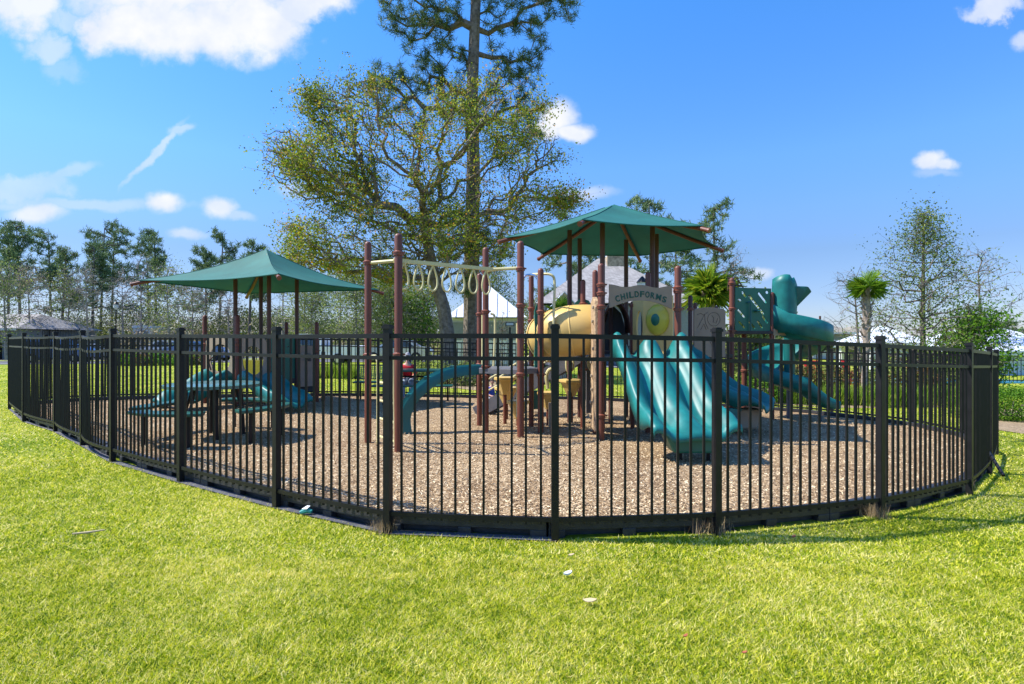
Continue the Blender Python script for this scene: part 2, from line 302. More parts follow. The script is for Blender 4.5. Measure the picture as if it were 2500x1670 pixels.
# ------------------------------------------------------------------ mesh builder
class MB:
    def __init__(s): s.v = []; s.f = []
    def add(s, vs, fs):
        o = len(s.v); s.v.extend([Vector(p) for p in vs]); s.f.extend([[i + o for i in f] for f in fs]); return s
    def box(s, c, size, rz=0, mtx=None):
        hx, hy, hz = [k / 2 for k in size]
        vs = [Vector((x, y, z)) for x in (-hx, hx) for y in (-hy, hy) for z in (-hz, hz)]
        m = mtx or Matrix.Rotation(rz, 3, 'Z')
        vs = [m @ p + Vector(c) for p in vs]
        return s.add(vs, [(0, 1, 3, 2), (4, 6, 7, 5), (0, 4, 5, 1), (2, 3, 7, 6), (0, 2, 6, 4), (1, 5, 7, 3)])
    def beam(s, a, b, w, h):
        a = Vector(a); b = Vector(b); d = (b - a); ln = d.length; d.normalize()
        up = Vector((0, 0, 1)) if abs(d.z) < .95 else Vector((1, 0, 0))
        sd = d.cross(up).normalized(); up = sd.cross(d)
        m = Matrix((d, sd, up)).transposed()
        return s.box((a + b) / 2, (ln, w, h), mtx=m)
    def tube(s, pts, r, n=10, caps=True):
        pts = [Vector(p) for p in pts]; rs = r if isinstance(r, (list, tuple)) else [r] * len(pts)
        rings = []; ref = None
        for i, p in enumerate(pts):
            d = (pts[min(i + 1, len(pts) - 1)] - pts[max(i - 1, 0)]).normalized()
            if ref is None:
                ref = Vector((0, 0, 1)) if abs(d.z) < .9 else Vector((1, 0, 0))
                ref = (ref - d * ref.dot(d)).normalized()
            else:
                ref = (ref - d * ref.dot(d)).normalized()
            b = d.cross(ref)
            rings.append([p + (ref * math.cos(2 * math.pi * k / n) + b * math.sin(2 * math.pi * k / n)) * rs[i] for k in range(n)])
        vs = [q for rg in rings for q in rg]; fs = []
        for i in range(len(pts) - 1):
            for k in range(n):
                k2 = (k + 1) % n; fs.append((i * n + k, i * n + k2, (i + 1) * n + k2, (i + 1) * n + k))
        if caps: fs.append(tuple(range(n))[::-1]); fs.append(tuple(range((len(pts) - 1) * n, len(pts) * n)))
        return s.add(vs, fs)
    def lathe(s, c, prof, n=16):
        c = Vector(c); vs = []; fs = []
        for r_, z in prof:
            for k in range(n):
                a = 2 * math.pi * k / n; vs.append(c + Vector((r_ * math.cos(a), r_ * math.sin(a), z)))
        for i in range(len(prof) - 1):
            for k in range(n):
                k2 = (k + 1) % n; fs.append((i * n + k, i * n + k2, (i + 1) * n + k2, (i + 1) * n + k))
        fs.append(tuple(range(n))[::-1]); fs.append(tuple(range((len(prof) - 1) * n, len(prof) * n)))
        return s.add(vs, fs)
    def prism(s, poly, org, ax, ay, th):
        """extrude a 2D polygon placed on plane (org, ax, ay) by thickness th"""
        ax = Vector(ax).normalized(); ay = Vector(ay).normalized(); nn = ax.cross(ay) * th; org = Vector(org)
        n = len(poly); a = [org + ax * p[0] + ay * p[1] - nn / 2 for p in poly]; b = [q + nn for q in a]
        fs = [tuple(range(n))[::-1], tuple(range(n, 2 * n))] + [(k, (k + 1) % n, n + (k + 1) % n, n + k) for k in range(n)]
        return s.add(a + b, fs)
    def grid(s, P2, close=False):
        """P2 rows of points"""
        nr = len(P2); nc = len(P2[0]); vs = [p for r_ in P2 for p in r_]; fs = []
        for i in range(nr - 1):
            for j in range(nc - 1): fs.append((i * nc + j, i * nc + j + 1, (i + 1) * nc + j + 1, (i + 1) * nc + j))
        return s.add(vs, fs)
    def build(s, name, m, parent=None, smooth=False, solid=0, sub=0, bevel=0, label=None, at=None):
        me = bpy.data.meshes.new(name)
        off = Vector((0, 0, 0))
        if parent is not None:
            q = parent
            while q is not None: off = off + q.location; q = q.parent
        elif at is not None: off = Vector(at)
        me.from_pydata([tuple(p - off) for p in s.v], [], [tuple(f) for f in s.f]); me.update()
        if m: me.materials.append(m)
        if smooth: me.shade_smooth()
        o = bpy.data.objects.new(name, me); COL.objects.link(o)
        if parent is not None: o.parent = parent
        elif at is not None: o.location = at
        if solid:
            md = o.modifiers.new('solid', 'SOLIDIFY'); md.thickness = solid; md.offset = 0
        if bevel:
            md = o.modifiers.new('bevel', 'BEVEL'); md.width = bevel; md.segments = 2; md.limit_method = 'ANGLE'
        if sub:
            md = o.modifiers.new('sub', 'SUBSURF'); md.levels = sub; md.render_levels = sub
        if smooth and not sub and not solid:
            try: 
                md = None
                me.set_sharp_from_angle(angle=R(40))
            except Exception: pass
        if label: o['label'] = label
        return o
def npmesh(name, V, faces_n, m, parent=None, smooth=False, at=None):
    """V: (K, n, 3) array of separate n-gons"""
    V = np.asarray(V, dtype=np.float32); K, n, _ = V.shape
    off = np.zeros(3, np.float32)
    if parent is not None:
        q = parent
        while q is not None: off += np.array(q.location, np.float32); q = q.parent
    elif at is not None: off = np.array(at, np.float32)
    me = bpy.data.meshes.new(name)
    me.vertices.add(K * n); me.vertices.foreach_set('co', (V.reshape(-1, 3) - off).ravel())
    me.loops.add(K * n); me.loops.foreach_set('vertex_index', np.arange(K * n, dtype=np.int32))
    me.polygons.add(K); me.polygons.foreach_set('loop_start', np.arange(K, dtype=np.int32) * n)
    try: me.polygons.foreach_set('loop_total', np.full(K, n, dtype=np.int32))
    except Exception: pass
    me.update(calc_edges=True); me.validate()
    me.materials.append(m)
    if smooth: me.shade_smooth()
    o = bpy.data.objects.new(name, me); COL.objects.link(o)
    if parent is not None: o.parent = parent
    elif at is not None: o.location = at
    return o
def tag(o, label=None, cat=None, group=None, kind=None):
    if label: o['label'] = label
    if cat: o['category'] = cat
    if group: o['group'] = group
    if kind: o['kind'] = kind
    return o
def thing(name, loc, label, cat, group=None):
    o = bpy.data.objects.new(name, None); o.empty_display_size = .2; COL.objects.link(o); o.location = loc
    return tag(o, label, cat, group)
def copy_tree(o, parent=None):
    c = o.copy(); COL.objects.link(c); c.parent = parent
    for ch in [k for k in bpy.data.objects if k.parent == o]: copy_tree(ch, c)
    return c

# ------------------------------------------------------------------ ground
def axis(lims):
    a = []
    for lo, hi, st in lims: a += list(np.arange(lo, hi, st))
    a.append(lims[-1][1]); return np.array(a)
xs = axis([(-900, -100, 100), (-100, -30, 10), (-30, -12, 1.5), (-12, 10, .5), (10, 30, 1.5), (30, 100, 10), (100, 900, 100)])
ys = axis([(-60, -4, 8), (-4, 16, .5), (16, 40, 2), (40, 100, 10), (100, 1400, 100)])
XX, YY = np.meshgrid(xs, ys); ZZ = zg(XX, YY)
g = MB(); g.grid([[Vector((XX[i, j], YY[i, j], ZZ[i, j])) for j in range(len(xs))] for i in range(len(ys))])
tag(g.build('ground', m_lawn, smooth=True), kind='structure')

# fence line: measured front posts first, then the far side
front_posts = [(22, 948, 170), (55, 970, 202), (127, 990, 227), (189, 1022, 262), (258, 1060, 303), (414, 1105, 350), (634, 1160, 410), (889, 1225, 473),
               (1272, 1240, 490), (1643, 1225, 468), (2018, 1183, 410), (2222, 1130, 345), (2268, 1080, 287)]
fp = []
for x, b, hpx in front_posts:
    k = 1283.0 / hpx * 1.508
    fp.append(Vector(((x - 1173.5) * k / 1283.0, k, 0)))
back = [(7.05, 8.15), (7.75, 9.6), (7.95, 11.1), (7.2, 12.6), (5.85, 13.45), (4.2, 14.0), (2.5, 14.35), (.8, 14.45), (-.9, 14.4), (-2.6, 14.25), (-4.3, 13.95), (-6.0, 13.6), (-7.7, 13.3), (-9.3, 12.9), (-10.25, 12.3)]
loop = fp + [Vector((x, y, 0)) for x, y in back]
for p in loop: p.z = gz(p.x, p.y)
NL = len(loop)
cen = Vector((-1.0, 9.0, 0))
def inset(p, d):
    q = Vector((cen.x - p.x, cen.y - p.y, 0)).normalized(); r_ = p + q * d; r_.z = gz(r_.x, r_.y); return r_

# mulch bed
rows = []
mp_loop = [inset(p, .13) for p in loop]
dense = []
for i in range(NL):
    a, b = mp_loop[i], mp_loop[(i + 1) % NL]
    for k in range(4): dense.append(a.lerp(b, k / 4))
dense.append(dense[0])
for r_ in np.linspace(0.02, 1, 26):
    row = []
    for p in dense:
        x = cen.x + (p.x - cen.x) * r_; y = cen.y + (p.y - cen.y) * r_
        row.append(Vector((x, y, gz(x, y) + .05 + .02 * mnoise.noise(Vector((x * .9, y * .9, 0))))))
    rows.append(row)
mb = MB(); mb.grid(rows)
mb.add(rows[0][:-1], [tuple(range(len(rows[0]) - 1))])
tag(mb.build('mulch_bed', m_mulch, smooth=True), kind='structure')

poly = np.array([(p.x, p.y) for p in loop])
def inside(x, y, pol=poly):
    x = np.asarray(x); y = np.asarray(y); c = np.zeros(x.shape, bool); n = len(pol); j = n - 1
    for i in range(n):
        xi, yi = pol[i]; xj, yj = pol[j]
        cond = ((yi > y) != (yj > y)) & (x < (xj - xi) * (y - yi) / (yj - yi + 1e-9) + xi)
        c ^= cond; j = i
    return c
# loose chips on the mulch
K = 60000
Zc = 4.3 + (rng.random(K) ** 1.3) * 7.0; Xc = (rng.random(K) * 2 - 1) * Zc * .93
ok = inside(Xc, Zc, np.array([(p.x, p.y) for p in mp_loop])); Xc = Xc[ok]; Zc = Zc[ok]; K = len(Xc)
def quads(cx, cy, cz, ln, wd, yaw, pitch, roll):
    d = np.stack([np.cos(yaw) * np.cos(pitch), np.sin(yaw) * np.cos(pitch), np.sin(pitch)], 1)
    s_ = np.stack([-np.sin(yaw), np.cos(yaw), np.zeros_like(yaw)], 1); n_ = np.cross(d, s_)
    w = s_ * np.cos(roll)[:, None] + n_ * np.sin(roll)[:, None]
    c = np.stack([cx, cy, cz], 1); a = d * (ln / 2)[:, None]; b = w * (wd / 2)[:, None]
    return np.stack([c - a - b, c + a - b * .7, c + a + b * .8, c - a + b], 1)
chips = quads(Xc, Zc, zg(Xc, Zc) + .065, rng.uniform(.012, .034, K), rng.uniform(.005, .011, K), rng.random(K) * 6.28, rng.normal(0, .3, K), rng.normal(0, .5, K))
tag(npmesh('loose_wood_chips', chips, 4, lf_chip), 'loose tan wood chips scattered over the playground surface', 'wood chips', kind='stuff')

# lawn blades
def blades(n, z0, z1, hmin, hmax, w, pw=1.0, xf=.95):
    Z = z0 + (z1 - z0) * rng.random(n) ** pw; X = (rng.random(n) * 2 - 1) * Z * xf
    o = ~inside(X, Z, np.array([(cen.x + (p.x - cen.x) * 1.0, cen.y + (p.y - cen.y) * 1.0) for p in loop]))
    X = X[o]; Z = Z[o]; n = len(X)
    hgt = rng.uniform(hmin, hmax, n); yaw = rng.random(n) * 6.28; ln_ = rng.uniform(.2, 1.9, n)
    base = np.stack([X, Z, zg(X, Z)], 1)
    tip = base + np.stack([np.cos(yaw) * ln_ * hgt, np.sin(yaw) * ln_ * hgt, hgt], 1)
    a2 = rng.random(n) * 6.28; wv = np.stack([np.cos(a2), np.sin(a2), 0 * a2], 1) * (w * rng.uniform(.6, 1.3, n))[:, None] / 2
    return np.stack([base - wv, base + wv, tip], 1)
bl = np.concatenate([blades(330000, 1.7, 3.6, .008, .024, .0050, 1, 1.08), blades(230000, 3.3, 6.5, .008, .026, .0085, 1, 1.08), blades(150000, 6.0, 16, .010, .028, .018, 1, 1.15), blades(60000, 15, 34, .012, .03, .04, 1, 1.0)])
tag(npmesh('lawn_grass', bl, 3, lf_grass), 'short yellow green mown grass in front of the fence', 'grass', kind='stuff')

# ------------------------------------------------------------------ perimeter fence
fence = thing('metal_fence', (cen.x, cen.y, 0), 'black metal picket fence curving around the playground', 'fence')
PW = .052
def rail_pts(a, b, z, bulge, sag, n=7):
    d = b - a; nrm = Vector((d.y, -d.x, 0)).normalized()
    out_ = []
    for i in range(n):
        t = i / (n - 1); p = a.lerp(b, t) + nrm * bulge * 4 * t * (1 - t); p.z = a.z * (1 - t) + b.z * t + z - sag * 4 * t * (1 - t); out_.append(p)
    return out_
for i in range(NL):
    p = loop[i]; q = loop[(i + 1) % NL]
    prev = loop[i - 1]; dirv = (q - prev); ang = math.atan2(dirv.y, dirv.x)
    b = MB(); b.box((p.x, p.y, p.z + .70), (PW, PW, 1.60), ang)
    po = b.build('fence_post', m_fence, fence)
    b = MB(); b.box((p.x, p.y, p.z + 1.508), (.066, .066, .022), ang); b.box((p.x, p.y, p.z + 1.523), (.05, .05, .012), ang)
    b.build('post_cap', m_fence, po)
    d = q - p; Ld = d.length; wavy = i in (1, 2, 3)
    bulge = {1: .03, 2: .05, 3: .07}.get(i, .012); sag = {1: .012, 2: .02, 3: .03}.get(i, .0)
    b = MB()
    n = max(2, int(round(Ld / .0985)))
    for k in range(1, n):
        t = k / n; o = 4 * t * (1 - t)
        nrm = Vector((d.y, -d.x, 0)).normalized()
        c = p.lerp(q, t) + nrm * bulge * o
        jx = random.uniform(-.004, .004); lean = random.uniform(-.006, .006) if i in (1, 2, 3) else 0
        z0 = c.z + .115; z1 = c.z + 1.44 - sag * o
        aa = math.atan2(d.y, d.x)
        b.beam((c.x + jx, c.y, z0), (c.x + jx + lean * 3, c.y, z1), .0165, .0165)
    pn = b.build('picket_panel', m_fence, fence)
    for z, hh in ((1.445, .034), (1.285, .028), (.15, .032)):
        pts = rail_pts(p, q, z, bulge, sag if z > 1 else 0); b = MB()
        for a_, c_ in zip(pts[:-1], pts[1:]): b.beam(a_, c_ + (c_ - a_).normalized() * .002, .028, hh)
        b.build('rail', m_fence, pn)
# bottom corners: thin dark rod slanting down beside the right end post
pr = loop[12]
b = MB(); b.tube([P(2408, 1095, 6.75), P(2450, 1162, 6.3)], .018, 8); b.build('slanting_rod', m_fence, fence)

# black moulded border sections
bl_loop = [inset(p, .078) for p in loop]
cum = [0]
for i in range(NL): cum.append(cum[-1] + (bl_loop[(i + 1) % NL] - bl_loop[i]).length)
tot = cum[-1]; nsec = int(round(tot / 1.22)); Ls = tot / nsec
def along(s):
    s = s % tot
    for i in range(NL):
        if cum[i] <= s <= cum[i + 1]:
            t = (s - cum[i]) / (cum[i + 1] - cum[i]); return bl_loop[i].lerp(bl_loop[(i + 1) % NL], t)
s0 = cum[8] - .03
def border_mesh(Lx):
    b = MB(); hx = Lx / 2 - .004
    b.box((0, .012, .098), (2 * hx, .085, .07))            # top beam
    b.box((0, .036, .03), (2 * hx, .02, .075))               # rear wall
    for x in (-hx + .06, 0, hx - .06): b.box((x, -.004, .027), (.12 if x else .10, .06, .078))
    for sx in (-1, 1): b.box((sx * hx * .5, -.010, .004), (hx - .11 - .05, .07, .014))
    b.box((hx - .012, .0, .138), (.05, .06, .014))
    return b
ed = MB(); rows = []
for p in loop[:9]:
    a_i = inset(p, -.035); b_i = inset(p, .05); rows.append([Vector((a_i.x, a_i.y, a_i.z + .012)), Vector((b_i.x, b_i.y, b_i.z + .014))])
ed.grid(rows); tag(ed.build('sunlit_ledge_strip', mat('painted sunlit grey', (.07, .07, .085), .8, var=.3, vscale=12, bump=.3)), kind='structure')  # added strip; its paler grey paints sunlight on the left border ledges
ORD = ['first', 'second', 'third', 'fourth', 'fifth', 'sixth', 'seventh', 'eighth', 'ninth', 'tenth', 'eleventh', 'twelfth', 'thirteenth', 'fourteenth', 'fifteenth', 'sixteenth', 'seventeenth', 'eighteenth', 'nineteenth', 'twentieth']
def ordn(k): return ORD[k] if k < 20 else 'number %d' % (k + 1)
bproto = border_mesh(Ls).build('border_section', m_bord, bevel=.006)
for k in range(nsec):
    a = along(s0 + k * Ls); c = along(s0 + (k + 1) * Ls); mdp = (a + c) / 2
    o = bproto if k == 0 else bproto.copy()
    if k: COL.objects.link(o)
    d = c - a
    o.location = (mdp.x, mdp.y, mdp.z - .01); o.rotation_euler = (0, -math.atan2(d.z, d.xy.length) , math.atan2(d.y, d.x))
    if k < nsec // 2: lb = 'black plastic border section, %s to the right of the nearest fence post' % ordn(k)
    else: lb = 'black plastic border section, %s to the left of the nearest fence post' % ordn(nsec - 1 - k)
    tag(o, lb, 'border section', 'black border sections around the mulch')

# ------------------------------------------------------------------ helpers for play equipment
def post(root, x, y, top, r=.045, m=None, rings=(), z0=None, cap=True):
    m = m or m_post; z0 = gz(x, y) if z0 is None else z0
    b = MB(); prof = [(r, z0 - .05), (r, top - r * .9)]
    if cap:
        for k in range(1, 5):
            a = k / 4 * math.pi / 2; prof.append((max(r * math.cos(a), .004), top - r * .9 + r * .9 * math.sin(a)))
    b.lathe((x, y, 0), prof, 14); o = b.build('post', m, root, smooth=True)
    for z in rings:
        b = MB(); R1 = r + .014
        b.lathe((x, y, z), [(r + .001, -.03), (R1, -.024), (R1, .0), (r + .022, .002), (r + .022, .016), (R1, .018), (r + .001, .03)], 14)
        b.box((x + r + .02, y - .01, z + .006), (.03, .03, .02)); b.build('clamp_ring', m_clamp, o, smooth=True)
    return o
def bez(pts, n=20):
    """Catmull-Rom through points"""
    P_ = [Vector(p) for p in pts]; P_ = [P_[0] * 2 - P_[1]] + P_ + [P_[-1] * 2 - P_[-2]]; out_ = []
    for i in range(1, len(P_) - 2):
        p0, p1, p2, p3 = P_[i - 1:i + 3]
        for k in range(n):
            t = k / n; out_.append(.5 * ((2 * p1) + (-p0 + p2) * t + (2 * p0 - 5 * p1 + 4 * p2 - p3) * t * t + (-p0 + 3 * p1 - 3 * p2 + p3) * t ** 3))
    out_.append(P_[-2]); return out_
def slide(root, a, b, width, ha, hb, lanes=2, wall=.2, name='slide', m=None, flare=1.0, hump=.62):
    """a: top centre (x,y), b: exit centre, ha/hb surface heights; returns part"""
    m = m or m_teal
    a2 = Vector((a[0], a[1], 0)); b2 = Vector((b[0], b[1], 0)); d = (b2 - a2); Ln = d.length; d.normalize(); s = Vector((-d.y, d.x, 0))
    rows = []; NT = 34; NU = 10 * lanes + 9
    for i in range(NT + 1):
        t = i / NT
        if t < .08: zz = ha
        elif t > .86: zz = hb - .015 * (t - .86) / .14
        else:
            q = (t - .08) / .78; zz = ha + (hb - ha) * (q + .10 * math.sin(2 * math.pi * q) * -1) if q < 1 else hb
        c = a2 + d * Ln * t
        w = width * (1 + .06 * (t - .5))
        wl = wall * (1.0 if t > .12 else .55 + .45 * t / .12) * (1 + hump * math.exp(-((t - .085) / .10) ** 4))
        if t > .86: wl *= 1 - .45 * ((t - .86) / .14) ** 1.6
        row = []
        for j in range(NU):
            uu = j / (NU - 1); lane = uu * lanes; fr = abs((lane + .5) % 1 - .5) * 2   # 0 at ridges, 1 in lane middle
            edge = uu < .5 / lanes * .999 or uu > 1 - .5 / lanes * .999
            prof = (1 - fr) ** 1.5 if fr < 1 else 0
            prof = max(0, 1 - (fr / .74) ** 2) ** .85 if fr < .74 else 0
            hgt = wl * prof * (1 if (edge) else .82 * (1 - .75 * max(0, t - .80) / .20))
            row.append(Vector((c.x, c.y, zz)) + s * (uu - .5) * w + Vector((0, 0, hgt)))
        # outer skirt rolling down
        e0 = row[0] - s * .035 + Vector((0, 0, -.02)); sk = (-wl * .9 - .05) * (1 - .75 * max(0, t - .8) / .2); e1 = e0 - s * .005 + Vector((0, 0, sk))
        f0 = row[-1] + s * .035 + Vector((0, 0, -.02)); f1 = f0 + s * .005 + Vector((0, 0, sk))
        rows.append([e1, e0] + row + [f0, f1])
    # exit lip rolled under
    last = rows[-1]
    for kx, kz in ((.05, -.015), (.085, -.06), (.08, -.11)):
        rows.append([p + d * kx * (1 - abs(j / (len(last) - 1) - .5) * .5) + Vector((0, 0, kz * .9)) for j, p in enumerate(last)])
    g_ = MB(); g_.grid(rows)
    o = g_.build(name, m, root, smooth=True, solid=.012)
    return o
def gridpanel(root, a, b, z0, z1, m, name='panel', th=.02, top=None, holes=None, label=None):
    """upright panel between two plan points with polygon outline"""
    a = Vector((a[0], a[1], 0)); b = Vector((b[0], b[1], 0)); d = b - a; Ln = d.length
    pl = [(0, z0), (Ln, z0)] + ([(Ln, z1), (0, z1)] if top is None else [(Ln * x, z1 + dz) for x, dz in top])
    mb_ = MB(); mb_.prism(pl, a, d, (0, 0, 1), th)
    return mb_.build(name, m, root, bevel=.004, label=label)
def holed(root, a, b, z0, z1, hole_polys, m, name='panel', th=.02, outer=None, label=None):
    """panel with holes made through bmesh triangulated fill"""
    import bmesh
    a = Vector((a[0], a[1], 0)); b = Vector((b[0], b[1], 0)); d = (b - a); Ln = d.length; d.normalize(); nn = Vector((d.y, -d.x, 0))
    outer = outer or [(0, z0), (Ln, z0), (Ln, z1), (0, z1)]
    bm = bmesh.new(); alledges = []
    for pl in [outer] + hole_polys:
        vs = [bm.verts.new(a + d * x + Vector((0, 0, z)) - nn * th / 2) for x, z in pl]
        for i in range(len(vs)): alledges.append(bm.edges.new((vs[i], vs[(i + 1) % len(vs)])))
    bmesh.ops.triangle_fill(bm, edges=alledges, use_beauty=True)
    bmesh.ops.recalc_face_normals(bm, faces=bm.faces)
    r_ = bmesh.ops.extrude_face_region(bm, geom=bm.faces[:])
    bmesh.ops.translate(bm, verts=[v for v in r_['geom'] if isinstance(v, bmesh.types.BMVert)], vec=nn * th)
    bmesh.ops.recalc_face_normals(bm, faces=bm.faces)
    mb_ = MB(); bm.verts.ensure_lookup_table(); bm.verts.index_update()
    mb_.add([v.co.copy() for v in bm.verts], [[v.index for v in f.verts] for f in bm.faces]); bm.free()
    return mb_.build(name, m, root, label=label)
def ell(cx, cz, rx, rz, n=20, rot=0):
    return [(cx + rx * math.cos(t) * math.cos(rot) - rz * math.sin(t) * math.sin(rot), cz + rx * math.cos(t) * math.sin(rot) + rz * math.sin(t) * math.cos(rot)) for t in [2 * math.pi * k / n for k in range(n)]]
def slot(cx, cz, half, r_, ang, n=6):
    pts = []
    for s_, e in ((1, 0), (-1, math.pi)):
        for k in range(n + 1):
            t = e - math.pi / 2 + math.pi * k / n; pts.append((s_ * half + r_ * math.cos(t), r_ * math.sin(t)))
    c, s2 = math.cos(ang), math.sin(ang)
    return [(cx + x * c - z * s2, cz + x * s2 + z * c) for x, z in pts]
def shade_canopy(root, centre, corners, zpeak, zc, sag, posts, ptop, dip=.10):
    """fabric hip canopy with inward curved edges, rafters and ridge"""
    c = Vector((centre[0], centre[1], 0)); n = len(corners); rows_n = 9
    fab = MB()
    for i in range(n):
        A = Vector((*corners[i], zc[i])); B = Vector((*corners[(i + 1) % n], zc[(i + 1) % n])); T = Vector((c.x, c.y, zpeak))
        rows = []
        for r_ in range(rows_n + 1):
            t = r_ / rows_n; row = []
            for k in range(9):
                s_ = k / 8; e = A.lerp(B, s_); mid = 4 * s_ * (1 - s_)
                inn = e + (Vector((c.x, c.y, e.z)) - e) * sag * mid
                p = T.lerp(inn, t); p.z -= dip * math.sin(math.pi * t) * 1.0 + .045 * mid * t
                p.z += .025 * mid * t * t
                row.append(p)
            rows.append(row)
        fab.grid(rows)
    o = fab.build('canopy_fabric', m_canopy, root, smooth=True)
    for i in range(n):
        A = Vector((*corners[i], zc[i])); T = Vector((c.x, c.y, zpeak)); dd = (A - T).normalized()
        pts = [T + (A - T) * .10 + Vector((0, 0, -.075))]
        for t in (.25, .5, .75, 1): 
            p = T.lerp(A, t); p.z -= dip * math.sin(math.pi * t) + .05; pts.append(p)
        pts.append(A + dd * .13 + Vector((0, 0, -.05)))
        b = MB(); b.tube(pts, .034, 10); rf = b.build('rafter', m_post, o, smooth=True)
        b = MB(); tp = pts[-1]; b.tube([tp - dd * .015, tp + dd * .012], .041, 12); b.build('end_cap', m_clamp, rf, smooth=True)
        b = MB(); sp_ = []
        for k in range(1, 12):
            t = k / 11; p = T.lerp(A, t); p.z -= dip * math.sin(math.pi * t) - .003; sp_.append(p)
        b.tube(sp_, .007, 5); b.build('seam', m_canopy, o, smooth=True)
    hem = MB()
    for i in range(n):
        A = Vector((*corners[i], zc[i])); B = Vector((*corners[(i + 1) % n], zc[(i + 1) % n])); pts = []
        for k in range(13):
            s_ = k / 12; e = A.lerp(B, s_); mid = 4 * s_ * (1 - s_); p = e + (Vector((c.x, c.y, e.z)) - e) * sag * mid; p.z -= .02 * mid + .004; pts.append(p)
        hem.tube(pts, .011, 6)
    hem.build('hem', m_canopy, o, smooth=True)
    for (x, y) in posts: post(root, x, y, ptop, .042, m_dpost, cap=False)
    return o

# ------------------------------------------------------------------ MAIN PLAY STRUCTURE
ps = thing('play_structure', (1.8, 9.2, gz(1.8, 9.2)), 'large playground structure with hexagonal green canopy, slides and overhead rings', 'play structure')
# monkey bar
P1 = (-1.96, 7.62); P2 = (-1.41, 6.95); N1 = (-.40, 8.5); A_ = (.125, 8.14)
post(ps, *P1, 2.77, .047, rings=(2.48, 1.22)); post(ps, *P2, 2.75, .05, rings=(2.50, 1.24))
post(ps, *N1, 2.84, .047, rings=(2.46, 1.86, 1.02, .88)); post(ps, *A_, 2.87, .05, rings=(2.46, 1.93, .93))
post(ps, -.54, 9.3, 2.54, .043, rings=(1.86, 1.02)); post(ps, .32, 9.3, 2.51, .042, rings=(1.95, 1.75)); post(ps, .44, 8.57, 2.53, .046, rings=(1.86, .9))
zr = 2.475
mL = Vector(((P1[0] + P2[0]) / 2 + .02, (P1[1] + P2[1]) / 2, zr)); mR = Vector(((N1[0] + A_[0]) / 2, (N1[1] + A_[1]) / 2, zr - .01))
b = MB(); b.tube([Vector((*P1, zr)), mL + Vector((.12, .12, .0)), mL + Vector((.16, .1, 0))], .024, 8); b.tube([Vector((*P2, zr)), mL + Vector((.12, .08, 0)), mL + Vector((.16, .1, 0))], .024, 8)
b.tube([Vector((*A_, zr)), mR + Vector((-.14, -.12, 0)), mR + Vector((-.2, -.12, 0))], .024, 8); b.tube([Vector((*N1, zr)), mR + Vector((-.14, -.08, 0)), mR + Vector((-.2, -.12, 0))], .024, 8)
ra = mL + Vector((.14, .1, 0)); rb = mR + Vector((-.16, -.12, 0))
b.beam(ra - (rb - ra) * .02, rb, .05, .05)
ov = b.build('overhead_beam', m_yrail, ps, smooth=True)
for k in range(7):
    t = .07 + .865 * k / 6; c = ra.lerp(rb, t); b = MB(); pts = []
    for j in range(25):
        a = j / 24 * 2 * math.pi; w = .088 * math.sin(a) * (math.sin(a / 2) ** 1.1); z = -.345 * math.sin(a / 2) ** 1.0 * (1 if True else 1)
        z = -.175 + .175 * math.cos(a)
        pts.append(c + Vector((w * .85, w * .62, z - .02)))
    b.tube(pts, .0135, 7, caps=False); b.build('hand_ring', m_yrail, ov, smooth=True)
# ladder at the monkey bar far post
lx = Vector((-1.60, 6.85, 0))
b = MB(); b.tube([Vector((P1[0], P1[1], 1.22)), Vector((-1.84, 7.56, 1.21)), Vector((-1.80, 7.52, 1.12)), Vector((-1.80, 7.52, gz(-1.8, 7.5)))], .02, 8)
b.tube([Vector((P2[0] - .06, P2[1], 1.22)), Vector((-1.47, 7.03, .1))], .016, 8)
for z in (.86, .62, .38, .14): b.tube([Vector((-1.80, 7.52, z)), Vector((-1.43, 7.0, z))], .018, 8)
b.build('ladder', m_yrail, ps, smooth=True)
# arched climber
ca = bez([P(990, 1058, 8.5), P(987, 1020, 8.5), P(998, 988, 8.5), P(1022, 956, 8.52), P(1062, 926, 8.6), P(1110, 909, 8.7), P(1176, 903, 8.85)], 6)
rows = []
dv = Vector((.55, -.84, 0)).normalized() * -1
for i, p in enumerate(ca):
    tg = (ca[min(i + 1, len(ca) - 1)] - ca[max(i - 1, 0)]).normalized(); sd = Vector((-.45, .89, 0)); up = tg.cross(sd).normalized()
    if up.z < 0 and i > len(ca) * .3: up = -up
    if up.dot(Vector((-.6, 0, .8))) < 0: up = -up
    rows.append([p + sd * s_ * .22 * .5 + up * hh for s_, hh in ((-1, -.07), (-1, .06), (-.85, .085), (-.7, .05), (-.5, .02), (0, .0), (.5, .02), (.7, .05), (.85, .085), (1, .06), (1, -.07), (-1, -.07))])
b = MB(); b.grid(rows); b.add(rows[0][:-1], [tuple(range(11))]); b.add(rows[-1][:-1], [tuple(range(11))])
for i in range(6, len(ca), 8):
    p = ca[i]; b.box(p + Vector((-.02, .0, .07)), (.10, .2, .05))
b.build('arched_climber', m_teal2, ps, smooth=True)
